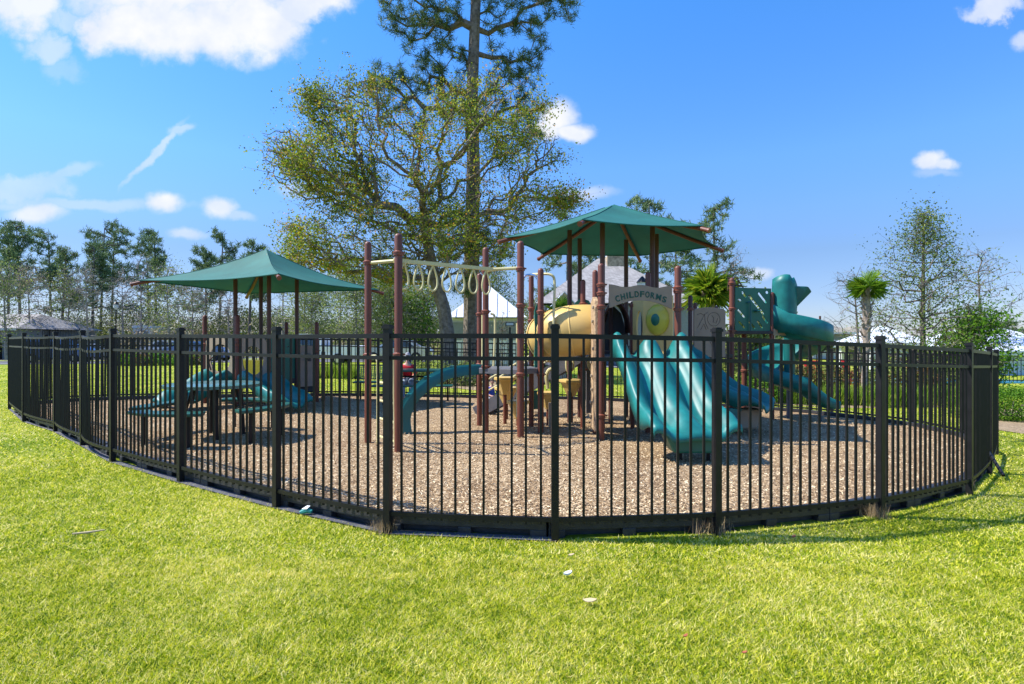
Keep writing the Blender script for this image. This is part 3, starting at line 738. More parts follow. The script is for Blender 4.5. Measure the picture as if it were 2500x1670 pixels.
# decks
def deck(pts, z, th=.06, m=m_deck, name='deck'):
    b_ = MB(); b_.prism([(x, y) for x, y in pts], (0, 0, z - th / 2), (1, 0, 0), (0, 1, 0), th); return b_.build(name, m, ps, bevel=.006)
deck([(-.50, 8.5), (.10, 8.2), (.44, 8.62), (.30, 9.28), (-.52, 9.28)], 1.0, .08)
deck([(1.27, 7.97), (2.43, 8.16), (2.40, 9.3), (1.95, 9.2), (1.25, 9.1)], 1.20, .07)
HX, HZ, HR = 1.826, 10.0, .83
ang0 = math.atan2(-.2, -.98)
hexd = [(-.98, -.2), (-.4, -.91), (.63, -.77), (.97, .23), (.44, .9), (-.65, .76)]
hexp = [(HX + HR * x, HZ + HR * y) for x, y in hexd]
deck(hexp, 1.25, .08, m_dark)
# hexagon canopy
hc = [(HX + 1.93 * x, HZ + 1.93 * y) for x, y in hexd]
D_ = 1.773
hc = [(-.06 * D_, 5.42 * D_), (.583 * D_, 4.63 * D_), (1.654 * D_, 4.88 * D_), (2.16 * D_, 5.91 * D_), (1.486 * D_, 6.57 * D_), (.354 * D_, 6.44 * D_)]
shade_canopy(ps, (HX, HZ), hc, 3.86, [3.17 + .03] * 6, .055, hexp, 3.40, .03)
# other posts
post(ps, 1.16, 9.15, 2.42, .042, rings=(2.02, .95)); post(ps, 1.27, 8.55, 2.50, .042, rings=(1.98, 1.72)); post(ps, 1.27, 7.97, 2.52, .047, rings=(2.21, 2.09, 1.90, .35))
post(ps, 2.43, 8.2, 2.52, .05, rings=(2.19, 2.14, 1.88)); post(ps, 2.14, 8.8, 2.50, .045, rings=(1.2,)); post(ps, 1.98, 9.2, 2.07, .036, rings=(2.0,))
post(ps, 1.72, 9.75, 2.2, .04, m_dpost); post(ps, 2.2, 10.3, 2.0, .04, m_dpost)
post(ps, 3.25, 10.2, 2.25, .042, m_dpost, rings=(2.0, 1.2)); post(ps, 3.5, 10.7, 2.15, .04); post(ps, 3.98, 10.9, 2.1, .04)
post(ps, 4.32, 11.0, 2.66, .048, rings=(2.55, 2.05, 1.62)); post(ps, 4.85, 11.7, 1.6, .05, m_post, rings=(.8,))
post(ps, 5.2, 11.2, 2.4, .046, rings=(1.6,))
# arch sign between the two front posts
sx0, sx1, sY = 1.40, 2.335, 8.07
sd = Vector((2.43 - 1.27, 8.2 - 7.97, 0)).normalized()
o_s = Vector((1.385, 7.985, 0)); Wd = .965
def topz(x): t = x / Wd; return 2.205 + .018 * math.cos(t * 4 * math.pi)
def botz(x): t = x / Wd; return 1.885 + .115 * math.sin(math.pi * min(max((t - .03) / .94, 0), 1)) ** .8
pl = [(Wd * k / 24, botz(Wd * k / 24)) for k in range(25)] + [(Wd * (24 - k) / 24, topz(Wd * (24 - k) / 24)) for k in range(25)]
b = MB(); b.prism(pl, o_s, sd, (0, 0, 1), .024); sign = b.build('arch_sign', m_taupe, ps)
nrm = Vector((sd.y, -sd.x, 0))
let = MB(); txt = 'CHILDFORMS'; wid = {'I': .035, 'M': .088}; tw = sum(wid.get(c, .070) for c in txt) + .012 * 9; x = (Wd - tw) / 2 + .0
dg = bpy.context.evaluated_depsgraph_get()
for ch in txt:
    w = wid.get(ch, .070); cvd = bpy.data.curves.new('glyph', 'FONT'); cvd.body = ch; cvd.size = .118; cvd.extrude = .003; cvd.offset = .0036; cvd.align_x = 'CENTER'; cvd.align_y = 'CENTER'
    to = bpy.data.objects.new('glyph', cvd); COL.objects.link(to); bpy.context.view_layer.update(); dg = bpy.context.evaluated_depsgraph_get()
    me = bpy.data.meshes.new_from_object(to.evaluated_get(dg)); 
    xc = x + w / 2; t = xc / Wd; ang = -(t - .5) * .75; zc = 2.005 + .075 + .030 - .46 * (t - .5) ** 2 * 1.1 - .02
    xv = [v.co.x for v in me.vertices]; yv = [v.co.y for v in me.vertices]; mx_ = (max(xv) + min(xv)) / 2; my_ = (max(yv) + min(yv)) / 2; sw = w * .93 / max(1e-4, (max(xv) - min(xv)))
    if ch == 'I': sw = 1.1
    ca_, sa_ = math.cos(ang), math.sin(ang); vs = []
    for v_ in me.vertices:
        lx_ = (v_.co.x - mx_) * sw; ly_ = v_.co.y - my_
        vs.append(o_s + sd * (xc + lx_ * ca_ - ly_ * sa_) + Vector((0, 0, zc + lx_ * sa_ + ly_ * ca_)) + nrm * (.0145 + v_.co.z))
    let.add(vs, [tuple(p.vertices) for p in me.polygons]); x += w + .012
    bpy.data.objects.remove(to); bpy.data.meshes.remove(me); bpy.data.curves.remove(cvd)
let.build('lettering', m_letter, sign)
# panels around front deck
holed(ps, (1.99, 9.17), (2.13, 8.83), 1.22, 2.12, [ell(.185, 1.66, .085, .24)], m_yel, 'oval_window_panel', .03)
pa = Vector((2.15, 8.72, 0)); pb_ = Vector((2.41, 8.27, 0)); 
# bubble panel
bp_o = holed(ps, (2.06, 8.78), (2.42, 8.42), 1.22, 2.10, [ell(.26, 1.74, .175, .215)], m_yel, 'bubble_panel', .03)
dd = Vector((.36, -.36, 0)).normalized(); nn = Vector((dd.y, -dd.x, 0)); c0 = Vector((2.06, 8.78, 0)) + dd * .26 + Vector((0, 0, 1.74))
b = MB(); rows = []
for i in range(9):
    a = i / 8 * math.pi / 2; rr = math.cos(a); dep = math.sin(a) * .07
    rows.append([c0 + dd * .2 * rr * math.cos(q) + Vector((0, 0, .24 * rr * math.sin(q))) + nn * (.02 + dep) for q in [2 * math.pi * k / 24 for k in range(25)]])
b.grid(rows); b.build('bubble_window', m_lime, bp_o, smooth=True)
b = MB(); b.lathe((0, 0, 0), [(.075, -.02), (.075, .01), (.05, .03), (.03, .035)], 14); b.v = [c0 + dd * p.x + Vector((0, 0, p.y * 1.25)) + nn * (.075 + p.z) for p in b.v]; b.build('spinner', m_green, bp_o, smooth=True)
# hooded tunnel
rows = []
hc0 = Vector((1.72, 9.35, 0))
for i in range(13):
    a = math.pi * (i / 12) ; rows.append([hc0 + Vector((.02 - .24 * math.cos(a) * (1), 0, 1.55 + (.52 if True else 0) * math.sin(a))) + Vector((0, k * .09, .0)) + Vector((-.0, 0, -.06 * k if a < 1.2 else 0)) for k in range(5)])
b = MB(); b.grid(rows); hood = b.build('tunnel_hood', m_dpost, ps, smooth=True, solid=.03)
b = MB(); b.prism([(1.50, 1.22), (1.98, 1.22), (1.98, 1.6), (1.9, 1.9), (1.75, 2.04), (1.6, 1.9), (1.5, 1.6)], (0, 9.75, 0), (1, 0, 0), (0, 0, 1), .02); b.build('tunnel_back', m_dark, hood)
# bark climbing wall between H and G
pts = [(0, .12), (.09, .10), (.50, .12), (.52, .55), (.5, 1.0), (.52, 1.5), (.5, 2.0), (.3, 2.07), (.1, 2.0), (.04, 1.9), (0, 1.5), (.02, 1.0), (0, .6)]
bw = MB(); bw.prism(pts, (1.22, 8.0, 0), (.02, 1, 0), (0, 0, 1), .07); bwall = bw.build('climbing_wall', m_wood, ps, bevel=.012)
bw = MB()
for k in range(9): bw.box((1.175, 8.08 + .36 * random.random(), .3 + k * .2), (.03, .07, .045))
bw.build('grip', m_sand, bwall, bevel=.01)
# main double slide
slide(ps, (1.90, 8.02), (2.14, 6.50), .98, 1.20, .36, 2, .22, 'double_slide')
b = MB(); zz = gz(2.1, 6.5)
b.prism([(-.33, .30), (.33, .30), (.30, .10), (-.24, .10)], (2.13, 6.66, 0), (1, -.0, 0), (0, 0, 1), .30); sb_ = b.build('slide_base', m_green, ps, bevel=.03)
for x in (-.12, .22):
    b = MB(); b.tube([(2.13 + x, 6.7, .15), (2.13 + x, 6.7, zz - .02)], .024, 8); b.build('leg', m_fence, sb_)
# tube crawl
tp = bez([(1.32, 8.85, 1.60), (1.0, 8.85, 1.585), (.76, 8.95, 1.54), (.60, 9.25, 1.46)], 6)
b = MB(); b.tube(tp, [.385 + .012 * math.sin(i * .2) for i in range(len(tp))], 28, caps=False); tb = b.build('crawl_tube', m_tube, ps, smooth=True, solid=.012)
for i in (0, 7, 13, len(tp) - 1):
    b = MB(); dd_ = (tp[min(i + 1, len(tp) - 1)] - tp[max(i - 1, 0)]).normalized(); b.tube([tp[i] - dd_ * .012, tp[i] + dd_ * .012], .402, 28, caps=False); b.build('tube_flange', m_yel, tb, smooth=True, solid=.01)
b = MB(); b.prism([(-.16, 1.2), (.2, 1.2), (.2, 1.95), (.12, 2.08), (.0, 2.13), (-.10, 2.05), (-.16, 1.9)], (1.14, 9.2, 0), (1, 0, 0), (0, 0, 1), .02); b.build('tube_end_panel', m_green, ps)
# left deck rails, steel poles, loop handle
b = MB(); b.tube(bez([(.15, 8.75, .95), (.15, 8.75, 2.2), (.19, 8.78, 2.42), (.30, 8.82, 2.46)], 6), .02, 8); b.tube(bez([(.42, 8.75, .95), (.42, 8.75, 2.2), (.38, 8.78, 2.42), (.28, 8.82, 2.46)], 6), .02, 8)
b.build('steel_pole', m_steel, ps, smooth=True)
b = MB(); b.tube(bez([P(1301, 671, 8.9), P(1320, 670, 8.7), P(1345, 672, 8.6), P(1354, 690, 8.6), P(1352, 760, 8.55), P(1351, 810, 8.5)], 6), .02, 8); b.build('hand_loop', m_yrail, ps, smooth=True)
b = MB(); b.tube(bez([P(1198, 766, 8.8), P(1208, 776, 8.8), P(1208, 830, 8.8), P(1205, 895, 8.8)], 5), .018, 8)
b.tube([P(1178, 770, 9.0), P(1178, 895, 9.0)], .018, 8); b.tube([P(1263, 790, 8.8), P(1263, 1020, 8.8)], .018, 8); b.build('handrail', m_yrail, ps, smooth=True)
b = MB(); b.prism([(0, 1.0), (.06, 1.0), (.06, 1.95), (.03, 2.0), (0, 1.9)], (.36, 8.95, 0), (1, 0, 0), (0, 0, 1), .3); b.build('side_panel', m_green, ps)
# pods
def pod(x, y, z, w=.17):
    b_ = MB(); b_.lathe((x, y, z), [(w * .35, -.30), (w * .95, -.055), (w * 1.12, -.05), (w * 1.12, 0), (w * .9, .004)], 6); o = b_.build('stepping_pod', m_tube, ps, bevel=.008)
    b_ = MB(); b_.tube([(x, y, z - .25), (x, y, gz(x, y) - .02)], .03, 10); b_.build('pod_stem', m_post, o, smooth=True)
pod(-.12, 9.6, .80); pod(-.10, 10.2, .58, .2); pod(.10, 9.2, .44, .17); pod(.62, 9.6, .55, .17); pod(1.05, 9.9, .74, .2); 
b = MB(); b.box((.68, 9.3, .18), (.14, .16, .42)); b.build('bridge_support', m_sand, ps, bevel=.01)
# stair at back with handrails
st0 = Vector((-.62, 11.2, .02)); st1 = Vector((1.35, 10.6, 1.15))
stp = MB(); sdir = (st1 - st0)
for off in (-.32, .32):
    o_ = Vector((.29 * off, .95 * off, 0)); stp.beam(st0 + o_, st1 + o_, .03, .24)
stair = stp.build('staircase', m_deck, ps)
for k in range(6):
    c = st0.lerp(st1, (k + .5) / 6); b = MB(); b.beam(c + Vector((-.09, -.3, 0)), c + Vector((.09, .3, 0)), .24, .03); b.build('tread', m_dark, stair)
b = MB()
for off in (-.34, .34):
    o_ = Vector((.29 * off, .95 * off, 0))
    for hz in (.30, .52): b.tube([st0 + o_ + Vector((.1, 0, hz + .05)), st1 + o_ + Vector((0, 0, hz))], .017, 8)
    b.tube([st0 + o_ + Vector((.1, 0, -.1)), st0 + o_ + Vector((.1, 0, .6))], .02, 8)
b.build('stair_handrail', m_yrail, stair, smooth=True)
# small lower details: gripping loops, low seat and panel with clock face
b = MB(); b.tube(bez([P(1383, 870, 9.9), P(1383, 900, 9.9), P(1390, 908, 9.9), P(1399, 900, 9.9), P(1399, 870, 9.9)], 5), .02, 8)
b.tube(bez([P(1437, 870, 9.3), P(1437, 895, 9.3), P(1446, 905, 9.3), P(1452, 895, 9.3), P(1452, 870, 9.3)], 5), .02, 8)
b.tube(bez([P(1338, 950, 9.4), P(1334, 920, 9.4), P(1340, 905, 9.4), P(1348, 902, 9.4)], 5), .03, 8); b.build('grab_bar', m_yrail, ps, smooth=True)
gridpanel(ps, (1.35, 10.2), (1.75, 10.4), .1, 1.1, m_deck, 'lower_panel'); gridpanel(ps, (.36, 11.0), (.6, 11.0), .08, .45, m_teal2, 'low_play_panel')
gridpanel(ps, (1.15, 9.2), (1.27, 8.6), 1.2, 1.55, m_taupe, 'deck_side_panel')
# platform extension & engraved panel
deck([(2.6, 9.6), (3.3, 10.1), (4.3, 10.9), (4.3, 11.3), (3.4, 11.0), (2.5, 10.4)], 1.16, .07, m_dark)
ep = gridpanel(ps, (3.33, 10.25), (3.98, 10.45), 1.12, 2.0, m_taupe, 'engraved_panel', .022, top=[(1, -.01), (.9, .02), (.5, .045), (.1, .02), (0, -.01)])
b = MB(); e0 = Vector((3.33, 10.25, 0)); ed = (Vector((3.98, 10.45, 0)) - e0).normalized(); en = Vector((ed.y, -ed.x, 0)) * .0135; eL = .68
def ln2(pts, r_=.0035): b.tube([e0 + ed * (x * eL) + Vector((0, 0, 1.12 + y * .9)) + en for x, y in pts], r_, 5)
ln2([(.62 + .2 * math.cos(t), .78 + .14 * math.sin(t)) for t in np.linspace(0, 6.28, 20)])
ln2([(.55, .86), (.62, .80), (.60, .72), (.70, .70), (.74, .80)]); ln2([(.08, .86), (.2, .9), (.3, .86), (.42, .92)]); ln2([(.1, .6), (.25, .78), (.32, .88), (.35, .7), (.44, .58)])
ln2([(.2, .56), (.3, .68), (.38, .56)]); ln2([(.5, .3), (.62, .38), (.72, .3), (.62, .2), (.5, .3)]); ln2([(.55, .15), (.7, .12), (.8, .2)])
b.build('engraving', m_groove, ep)
b = MB()
for i in range(4): b.tube([(4.28 + i * .07, 11.1, 2.42), (4.30 + i * .06, 11.1, 2.68 - i * .02)], .012, 6)
b.tube([(4.28, 11.1, 2.67), (4.46, 11.1, 2.67), (4.62, 11.1, 2.42)], .014, 6); b.tube([(4.28, 11.1, 2.52), (4.56, 11.1, 2.52)], .012, 6); b.build('guard_net', m_dpost, ps)
# slotted green wall
L1 = 5.20 - 4.40
hp = [slot(.48, .52, .23, .027, -.83), slot(.62, .66, .11, .027, -.83), slot(.73, .77, .006, .03, 0), slot(.20, .72, .05, .024, -.9), slot(.10, .60, .014, .032, 0), slot(.14, .34, .09, .024, -.8), slot(.15, .12, .08, .022, -.75),
      slot(.38, .12, .08, .022, -.8), slot(.56, .13, .07, .024, -.9), slot(.68, .23, .07, .026, -.9)]
hp = [[(x, z * 1.0 + 1.62) for x, z in q] for q in hp]
gw = holed(ps, (4.38, 11.0), (5.18, 11.2), 1.62, 2.47, hp, m_green, 'slotted_panel', .022)
b = MB(); b.tube([(4.70, 11.02, 1.62), (4.70, 11.02, 2.15), (4.68, 11.02, 2.2), (4.64, 11.02, 2.17)], .014, 8); b.lathe((4.85, 11.05, 2.0), [(.05, 0), (.06, .02), (.05, .03)], 12); b.build('gear_pole', m_teal2, gw)
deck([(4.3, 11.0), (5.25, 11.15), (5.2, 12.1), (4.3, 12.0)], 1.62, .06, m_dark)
gridpanel(ps, (5.2, 11.14), (5.55, 11.2), 1.53, 1.66, m_sand, 'entry_step')
# spiral slide
SX, SY = 5.80, 11.70; rc = .50
rows = []
TH0 = -150; TH1 = 268
def section(c, rad, up_in, up_out, hw):
    pr = []
    for k in range(15):
        a = math.pi * (k / 14); uu = -math.cos(a); base = 1 - math.sin(a)
        hh = (up_in if uu < 0 else up_out) * base ** .9
        pr.append(c + rad * (uu * hw) + Vector((0, 0, hh)))
    e0 = pr[-1] + rad * .03 + Vector((0, 0, -.015)); e1 = e0 + Vector((0, 0, -up_out * .75))
    i0 = pr[0] - rad * .02 + Vector((0, 0, -.015)); i1 = i0 + Vector((0, 0, -.06))
    return [i1, i0] + pr + [e0, e1]
nst = 64
for i in range(nst + 1):
    t = i / nst; th = R(TH0 + (TH1 - TH0) * t); z = 1.56 - (1.56 - .36) * t
    rad = Vector((math.cos(th), math.sin(th), 0)); c = Vector((SX, SY, z)) + rad * rc
    up = .50 - .16 * max(0, t - .5) * 2
    if t < .08: up = .50 + .2 * (1 - t / .08)
    rows.append(section(c, rad, .13, up, .27))
th = R(TH1); rad = Vector((math.cos(th), math.sin(th), 0)); tg = Vector((-math.sin(th), math.cos(th), 0)); c = Vector((SX, SY, .36)) + rad * rc
for k in range(1, 9):
    t = k / 8; z = .36 - .30 * math.sin(t * math.pi / 2); q = c + tg * .62 * t; q.z = z
    rows.append(section(q, (rad + tg * .0).normalized(), .13 + .03 * t,   .34 - .16 * t, .27))
b = MB(); b.grid(rows); sp_o = b.build('spiral_slide', m_teal, ps, smooth=True, solid=.012)
b = MB(); b.lathe((SX, SY, 0), [(.11, .75), (.11, 2.1)], 16); b.build('centre_column', m_teal2, sp_o, smooth=True)
b = MB(); b.tube([(SX, SY, .8), (SX, SY, gz(SX, SY) - .02)], .06, 12); b.tube([(6.15, 11.15, .1), (6.15, 11.15, gz(6.1, 11.1))], .02, 8); b.build('slide_support', mat('blue grey steel', (.05, .08, .12), .4), sp_o, smooth=True)
# hood on spiral entry
rows = []
hb = Vector((5.42, 11.12, 0))
for i in range(15):
    t = i / 14; a = math.pi * (1.04 + t * .98)   # arc opening to the back-left
    rx = .225; c = Vector((hb.x + .05 + rx * math.cos(a), hb.y + .20 + .26 * math.sin(a), 0))
    ztop = 2.66 + .08 * math.sin(t * math.pi * 1.3) - .06 * (1 if .52 < t < .62 else 0) - .28 * max(0, (t - .62)) / .38 * 1.0
    row = []
    for k in range(9):
        s_ = k / 8; z = 1.58 + (ztop - 1.58) * s_
        bow = 1 + (.10 * math.sin(s_ * math.pi)) - .06 * s_
        fl = .10 * max(0, (t - .6)) * max(0, s_ - .45) * 4
        row.append(Vector((hb.x + (c.x - hb.x) * bow + fl, c.y, z)))
    rows.append(row)
b = MB(); b.grid(rows); b.build('slide_hood', m_teal, sp_o, smooth=True, solid=.02)
b = MB(); c0 = Vector((5.62, 11.25, 1.95))
b.add([(5.60, 11.15, 2.52), (5.86, 11.05, 2.50), (5.96, 11.1, 2.40), (5.66, 11.2, 2.05), (5.60, 11.22, 1.95), (5.60, 11.4, 2.52), (5.84, 11.4, 2.50), (5.94, 11.38, 2.40), (5.66, 11.4, 2.05), (5.60, 11.4, 1.95)],
      [(0, 1, 2, 3, 4), (9, 8, 7, 6, 5), (0, 5, 6, 1), (1, 6, 7, 2), (2, 7, 8, 3), (3, 8, 9, 4), (4, 9, 5, 0)]); b.build('hood_wing', m_teal2, sp_o, bevel=.03)
# second double slide going right
slide(ps, (2.80, 10.05), (4.12, 9.12), .92, 1.15, .38, 2, .2, 'rear_double_slide')
b = MB(); b.prism([(-.24, .32), (.3, .32), (.22, .0), (-.16, .0)], (3.72, 9.12, 0), (1, 0, 0), (0, 0, 1), .28); b.build('slide_base', m_sand, ps, bevel=.03)
b = MB(); b.prism([(-.22, .34), (.05, .34), (-.05, .05), (-.2, .05)], (3.62, 8.94, 0), (1, 0, 0), (0, 0, 1), .04); b.build('slide_bracket', m_teal, ps, bevel=.01)

# ------------------------------------------------------------------ TODDLER STRUCTURE (left)
ts = thing('toddler_structure', (-5.3, 11.9, gz(-5.3, 11.9)), 'small toddler play structure under a square green canopy with two teal slides', 'play structure')
Dq = 1.17; cc = (-5.25, 11.96)
cor = [(-3.5 * Dq, .006536 * 1283 * Dq), (-2.63 * Dq, .008547 * 1283 * Dq), (-5.57 * Dq, .009524 * 1283 * Dq - .5), (-6.20 * Dq, .007246 * 1283 * Dq)]
kk = .26
tp4 = [(cc[0] + (x - cc[0]) * kk, cc[1] + (y - cc[1]) * kk) for x, y in cor]
cN, cR, cF, cL = tp4
shade_canopy(ts, cc, cor, 3.38, [2.57 + .03] * 4, .15, [cN, cR, cF, cL], 3.0)
a_ = (-6.64, 12.1); b_ = (-5.62, 11.45)
post(ts, *a_, 1.98, .045, rings=(1.35,)); post(ts, *b_, 1.96, .05, rings=(1.35,)); post(ts, -5.24, 13.0, 1.87, .045, rings=()); post(ts, -4.36, 12.5, 1.85, .045, rings=(1.2,)); post(ts, -4.3, 12.75, 1.2, .045)
def tdeck(pts, z, m):
    q = MB(); q.prism(pts, (0, 0, z - .06), (1, 0, 0), (0, 1, 0), .12); return q.build('deck', m, ts, bevel=.006)
tdeck([a_, b_, cN, cR, (-5.24, 13.0), (-6.4, 12.9)], .62, m_dark)
tdeck([cR, (-4.36, 12.5), (-4.5, 12.95), (-4.9, 12.8)], .42, m_dark)
def arch_panel(root, a, b, z0, z1, m, name, cx=.5, wr=.30, zr_=.3, zc_=None, label=None):
    Ln = math.hypot(b[0] - a[0], b[1] - a[1]); out_ = [(0.03, z0), (Ln - .03, z0), (Ln - .03, z1 - .12), (Ln * .85, z1 - .02), (Ln * .65, z1), (Ln * .5, z1 - .03), (Ln * .35, z1), (Ln * .15, z1 - .02), (.03, z1 - .12)]
    return holed(root, a, b, z0, z1, [ell(Ln * cx, zc_ or (z0 + z1) / 2, Ln * wr, zr_, 22)], m, name, .025, outer=out_, label=label)
arch_panel(ts, a_, b_, .62, 1.52, m_sand, 'porthole_panel', .5, .31, .30, 1.06)
arch_panel(ts, b_, cN, .62, 1.50, m_taupe, 'arch_panel', .5, .33, .30, 1.02)
gp = holed(ts, (cN[0] + .03, cN[1]), (cR[0] - .03, cR[1]), .5, 1.50, [slot(.42, .95, .28, .02, math.pi / 2), slot(.55, 1.3, .01, .02, 0), slot(.3, 1.3, .01, .02, 0)], m_green, 'slotted_arch_panel', .025)
tw_ = gridpanel(ts, (cR[0] + .06, cR[1]), (-4.40, 12.45), .42, 1.32, m_taupe, 'picture_panel')
b = MB(); q = Vector((cR[0] + .25, cR[1] + .0, 1.12)); b.box(q + Vector((.0, .0, 0)), (.10, .06, .05)); b.box(q + Vector((.02, .02, -.1)), (.06, .06, .08)); b.build('picture', m_groove, tw_)
gridpanel(ts, (a_[0] + .3, a_[1] + .5), (b_[0] + .2, b_[1] + .9), .66, 1.0, m_lime, 'back_panel')
b = MB(); b.tube(bez([P(515, 905, 11.9), P(512, 880, 11.9), P(545, 862, 11.7), P(572, 880, 11.6), P(570, 905, 11.6)], 6), .016, 8); b.build('safety_ring', m_dpost, ts, smooth=True)
slide(ts, (-6.02, 11.62), (-6.48, 10.55), .62, .62, .26, 1, .2, 'toddler_slide', hump=.12)
slide(ts, (-5.25, 11.35), (-4.10, 10.62), .62, .62, .26, 1, .2, 'toddler_slide', hump=.12)
b = MB(); b.box((-4.95, 11.45, .2), (.06, .06, .55)); b.box((-5.05, 11.45, .5), (.3, .06, .05)); b.build('slide_support', m_orange, ts)

# ------------------------------------------------------------------ tables, benches
def perf_mat():
    return mat('green coated mesh', (.010, .085, .062), .35, var=.1)
m_perf = perf_mat()
m_perfl = mat('pale green coated top', (.06, .16, .145), .22, var=.1, spec=.8)
def arcseat(root, r0, r1, a0, a1, z, m, name, c):
    q = MB(); pl = []
    n = 9
    for k in range(n): a = a0 + (a1 - a0) * k / (n - 1); pl.append((r1 * math.cos(a), r1 * math.sin(a)))
    for k in range(n): a = a1 + (a0 - a1) * k / (n - 1); pl.append((r0 * math.cos(a), r0 * math.sin(a)))
    q.prism(pl, (c[0], c[1], z - .02), (1, 0, 0), (0, 1, 0), .045); return q.build(name, m, root, bevel=.012)
tc_ = (-4.18, 7.85); tz = gz(*tc_) + .05
rt = thing('round_picnic_table', (tc_[0], tc_[1], tz), 'green coated mesh picnic table with four curved bench seats on black legs', 'picnic table')
q = MB(); q.lathe((tc_[0], tc_[1], tz), [(.60, .70), (.625, .705), (.625, .745), (.60, .752), (.03, .752)], 28); q.build('tabletop', m_perfl, rt, smooth=True)
for k in range(4):
    am = R(-102 + 90 * k); st = arcseat(rt, .78, 1.02, am - .58, am + .58, tz + .45, m_perf, 'bench_seat', tc_)
    for da in (-.38, .38):
        x = tc_[0] + .9 * math.cos(am + da); y = tc_[1] + .9 * math.sin(am + da); q = MB(); q.tube([(x, y, tz + .43), (x, y, tz - .06)], .026, 8); q.build('leg', m_fence, st, smooth=True)
    q = MB(); e = Vector((math.cos(am), math.sin(am), 0)); c = Vector((tc_[0], tc_[1], tz)); q.tube([c + e * .85 + Vector((0, 0, .40)), c + e * .45 + Vector((0, 0, .38)), c + e * .35 + Vector((0, 0, .68))], .02, 8); q.build('strut', m_fence, rt, smooth=True)
    q = MB(); am2 = am + math.pi / 4; e = Vector((math.cos(am2), math.sin(am2), 0)); q.tube([c + e * .34 + Vector((0, 0, .70)), c + e * .38 + Vector((0, 0, -.05))], .028, 8); q.build('leg', m_fence, rt, smooth=True)

pt = thing('picnic_table', (-2.35, 12.7, gz(-2.35, 12.7)), 'long green mesh picnic table beside the back fence where a person sits', 'picnic table')
tz = gz(-2.35, 12.7) + .05
q = MB(); q.box((-2.05, 12.75, tz + .74), (1.15, .7, .045)); q.build('tabletop', m_perf, pt, bevel=.01)
q = MB(); q.box((-2.15, 12.05, tz + .44), (1.75, .27, .04)); q.build('bench_seat', m_perf, pt, bevel=.01)
q = MB(); q.box((-2.35, 13.35, tz + .44), (1.5, .27, .04)); q.build('bench_seat', m_perf, pt, bevel=.01)
for sx in (-.62, .62):
    for sy in (-.62, .62):
        q = MB(); x = -2.15 + sx; q.tube([(x, 12.75 + sy * .2, tz + .72), (x, 12.7 + sy, tz + .40), (x, 12.7 + sy * 1.05, tz - .05)], .024, 8); q.build('leg', m_fence, pt, smooth=True)
q = MB(); q.tube([(-2.77, 12.75, tz + .6), (-1.53, 12.75, tz + .6)], .02, 8); q.tube([(-2.3, 12.75, tz + .15), (-1.9, 12.75, tz + .6)], .014, 6); q.build('brace', m_fence, pt)
bc = thing('park_bench', (-3.3, 13.2, gz(-3.3, 13.2)), 'green mesh bench with perforated backrest left of the person in red', 'bench')
tz = gz(-3.3, 13.2) + .05
def lattice(x0, x1, z0, z1, y, tilt, m, name, root, nx, nz):
    q_ = MB()
    for k in range(nx + 1): x = x0 + (x1 - x0) * k / nx; q_.beam((x, y, z0), (x, y + tilt, z1), .012, .012)
    for k in range(nz + 1): t = k / nz; q_.beam((x0, y + tilt * t + .001, z0 + (z1 - z0) * t), (x1, y + tilt * t + .001, z0 + (z1 - z0) * t), .012, .012 if 0 < k < nz else .03)
    return q_.build(name, m, root)
lattice(-3.65, -2.85, tz + .48, tz + .80, 13.35, .08, m_perf, 'backrest', bc, 16, 7)
q = MB(); q.box((-3.25, 13.15, tz + .42), (.9, .38, .035)); q.build('seat', m_perf, bc, bevel=.01)
for x in (-3.6, -2.9):
    q = MB(); q.tube([(x, 13.0, tz + .42), (x, 13.0, tz - .05)], .02, 8); q.build('leg', m_fence, bc, smooth=True); q = MB(); q.tube([(x, 13.3, tz - .05), (x, 13.32, tz + .45)], .02, 8); q.build('leg', m_fence, bc, smooth=True)

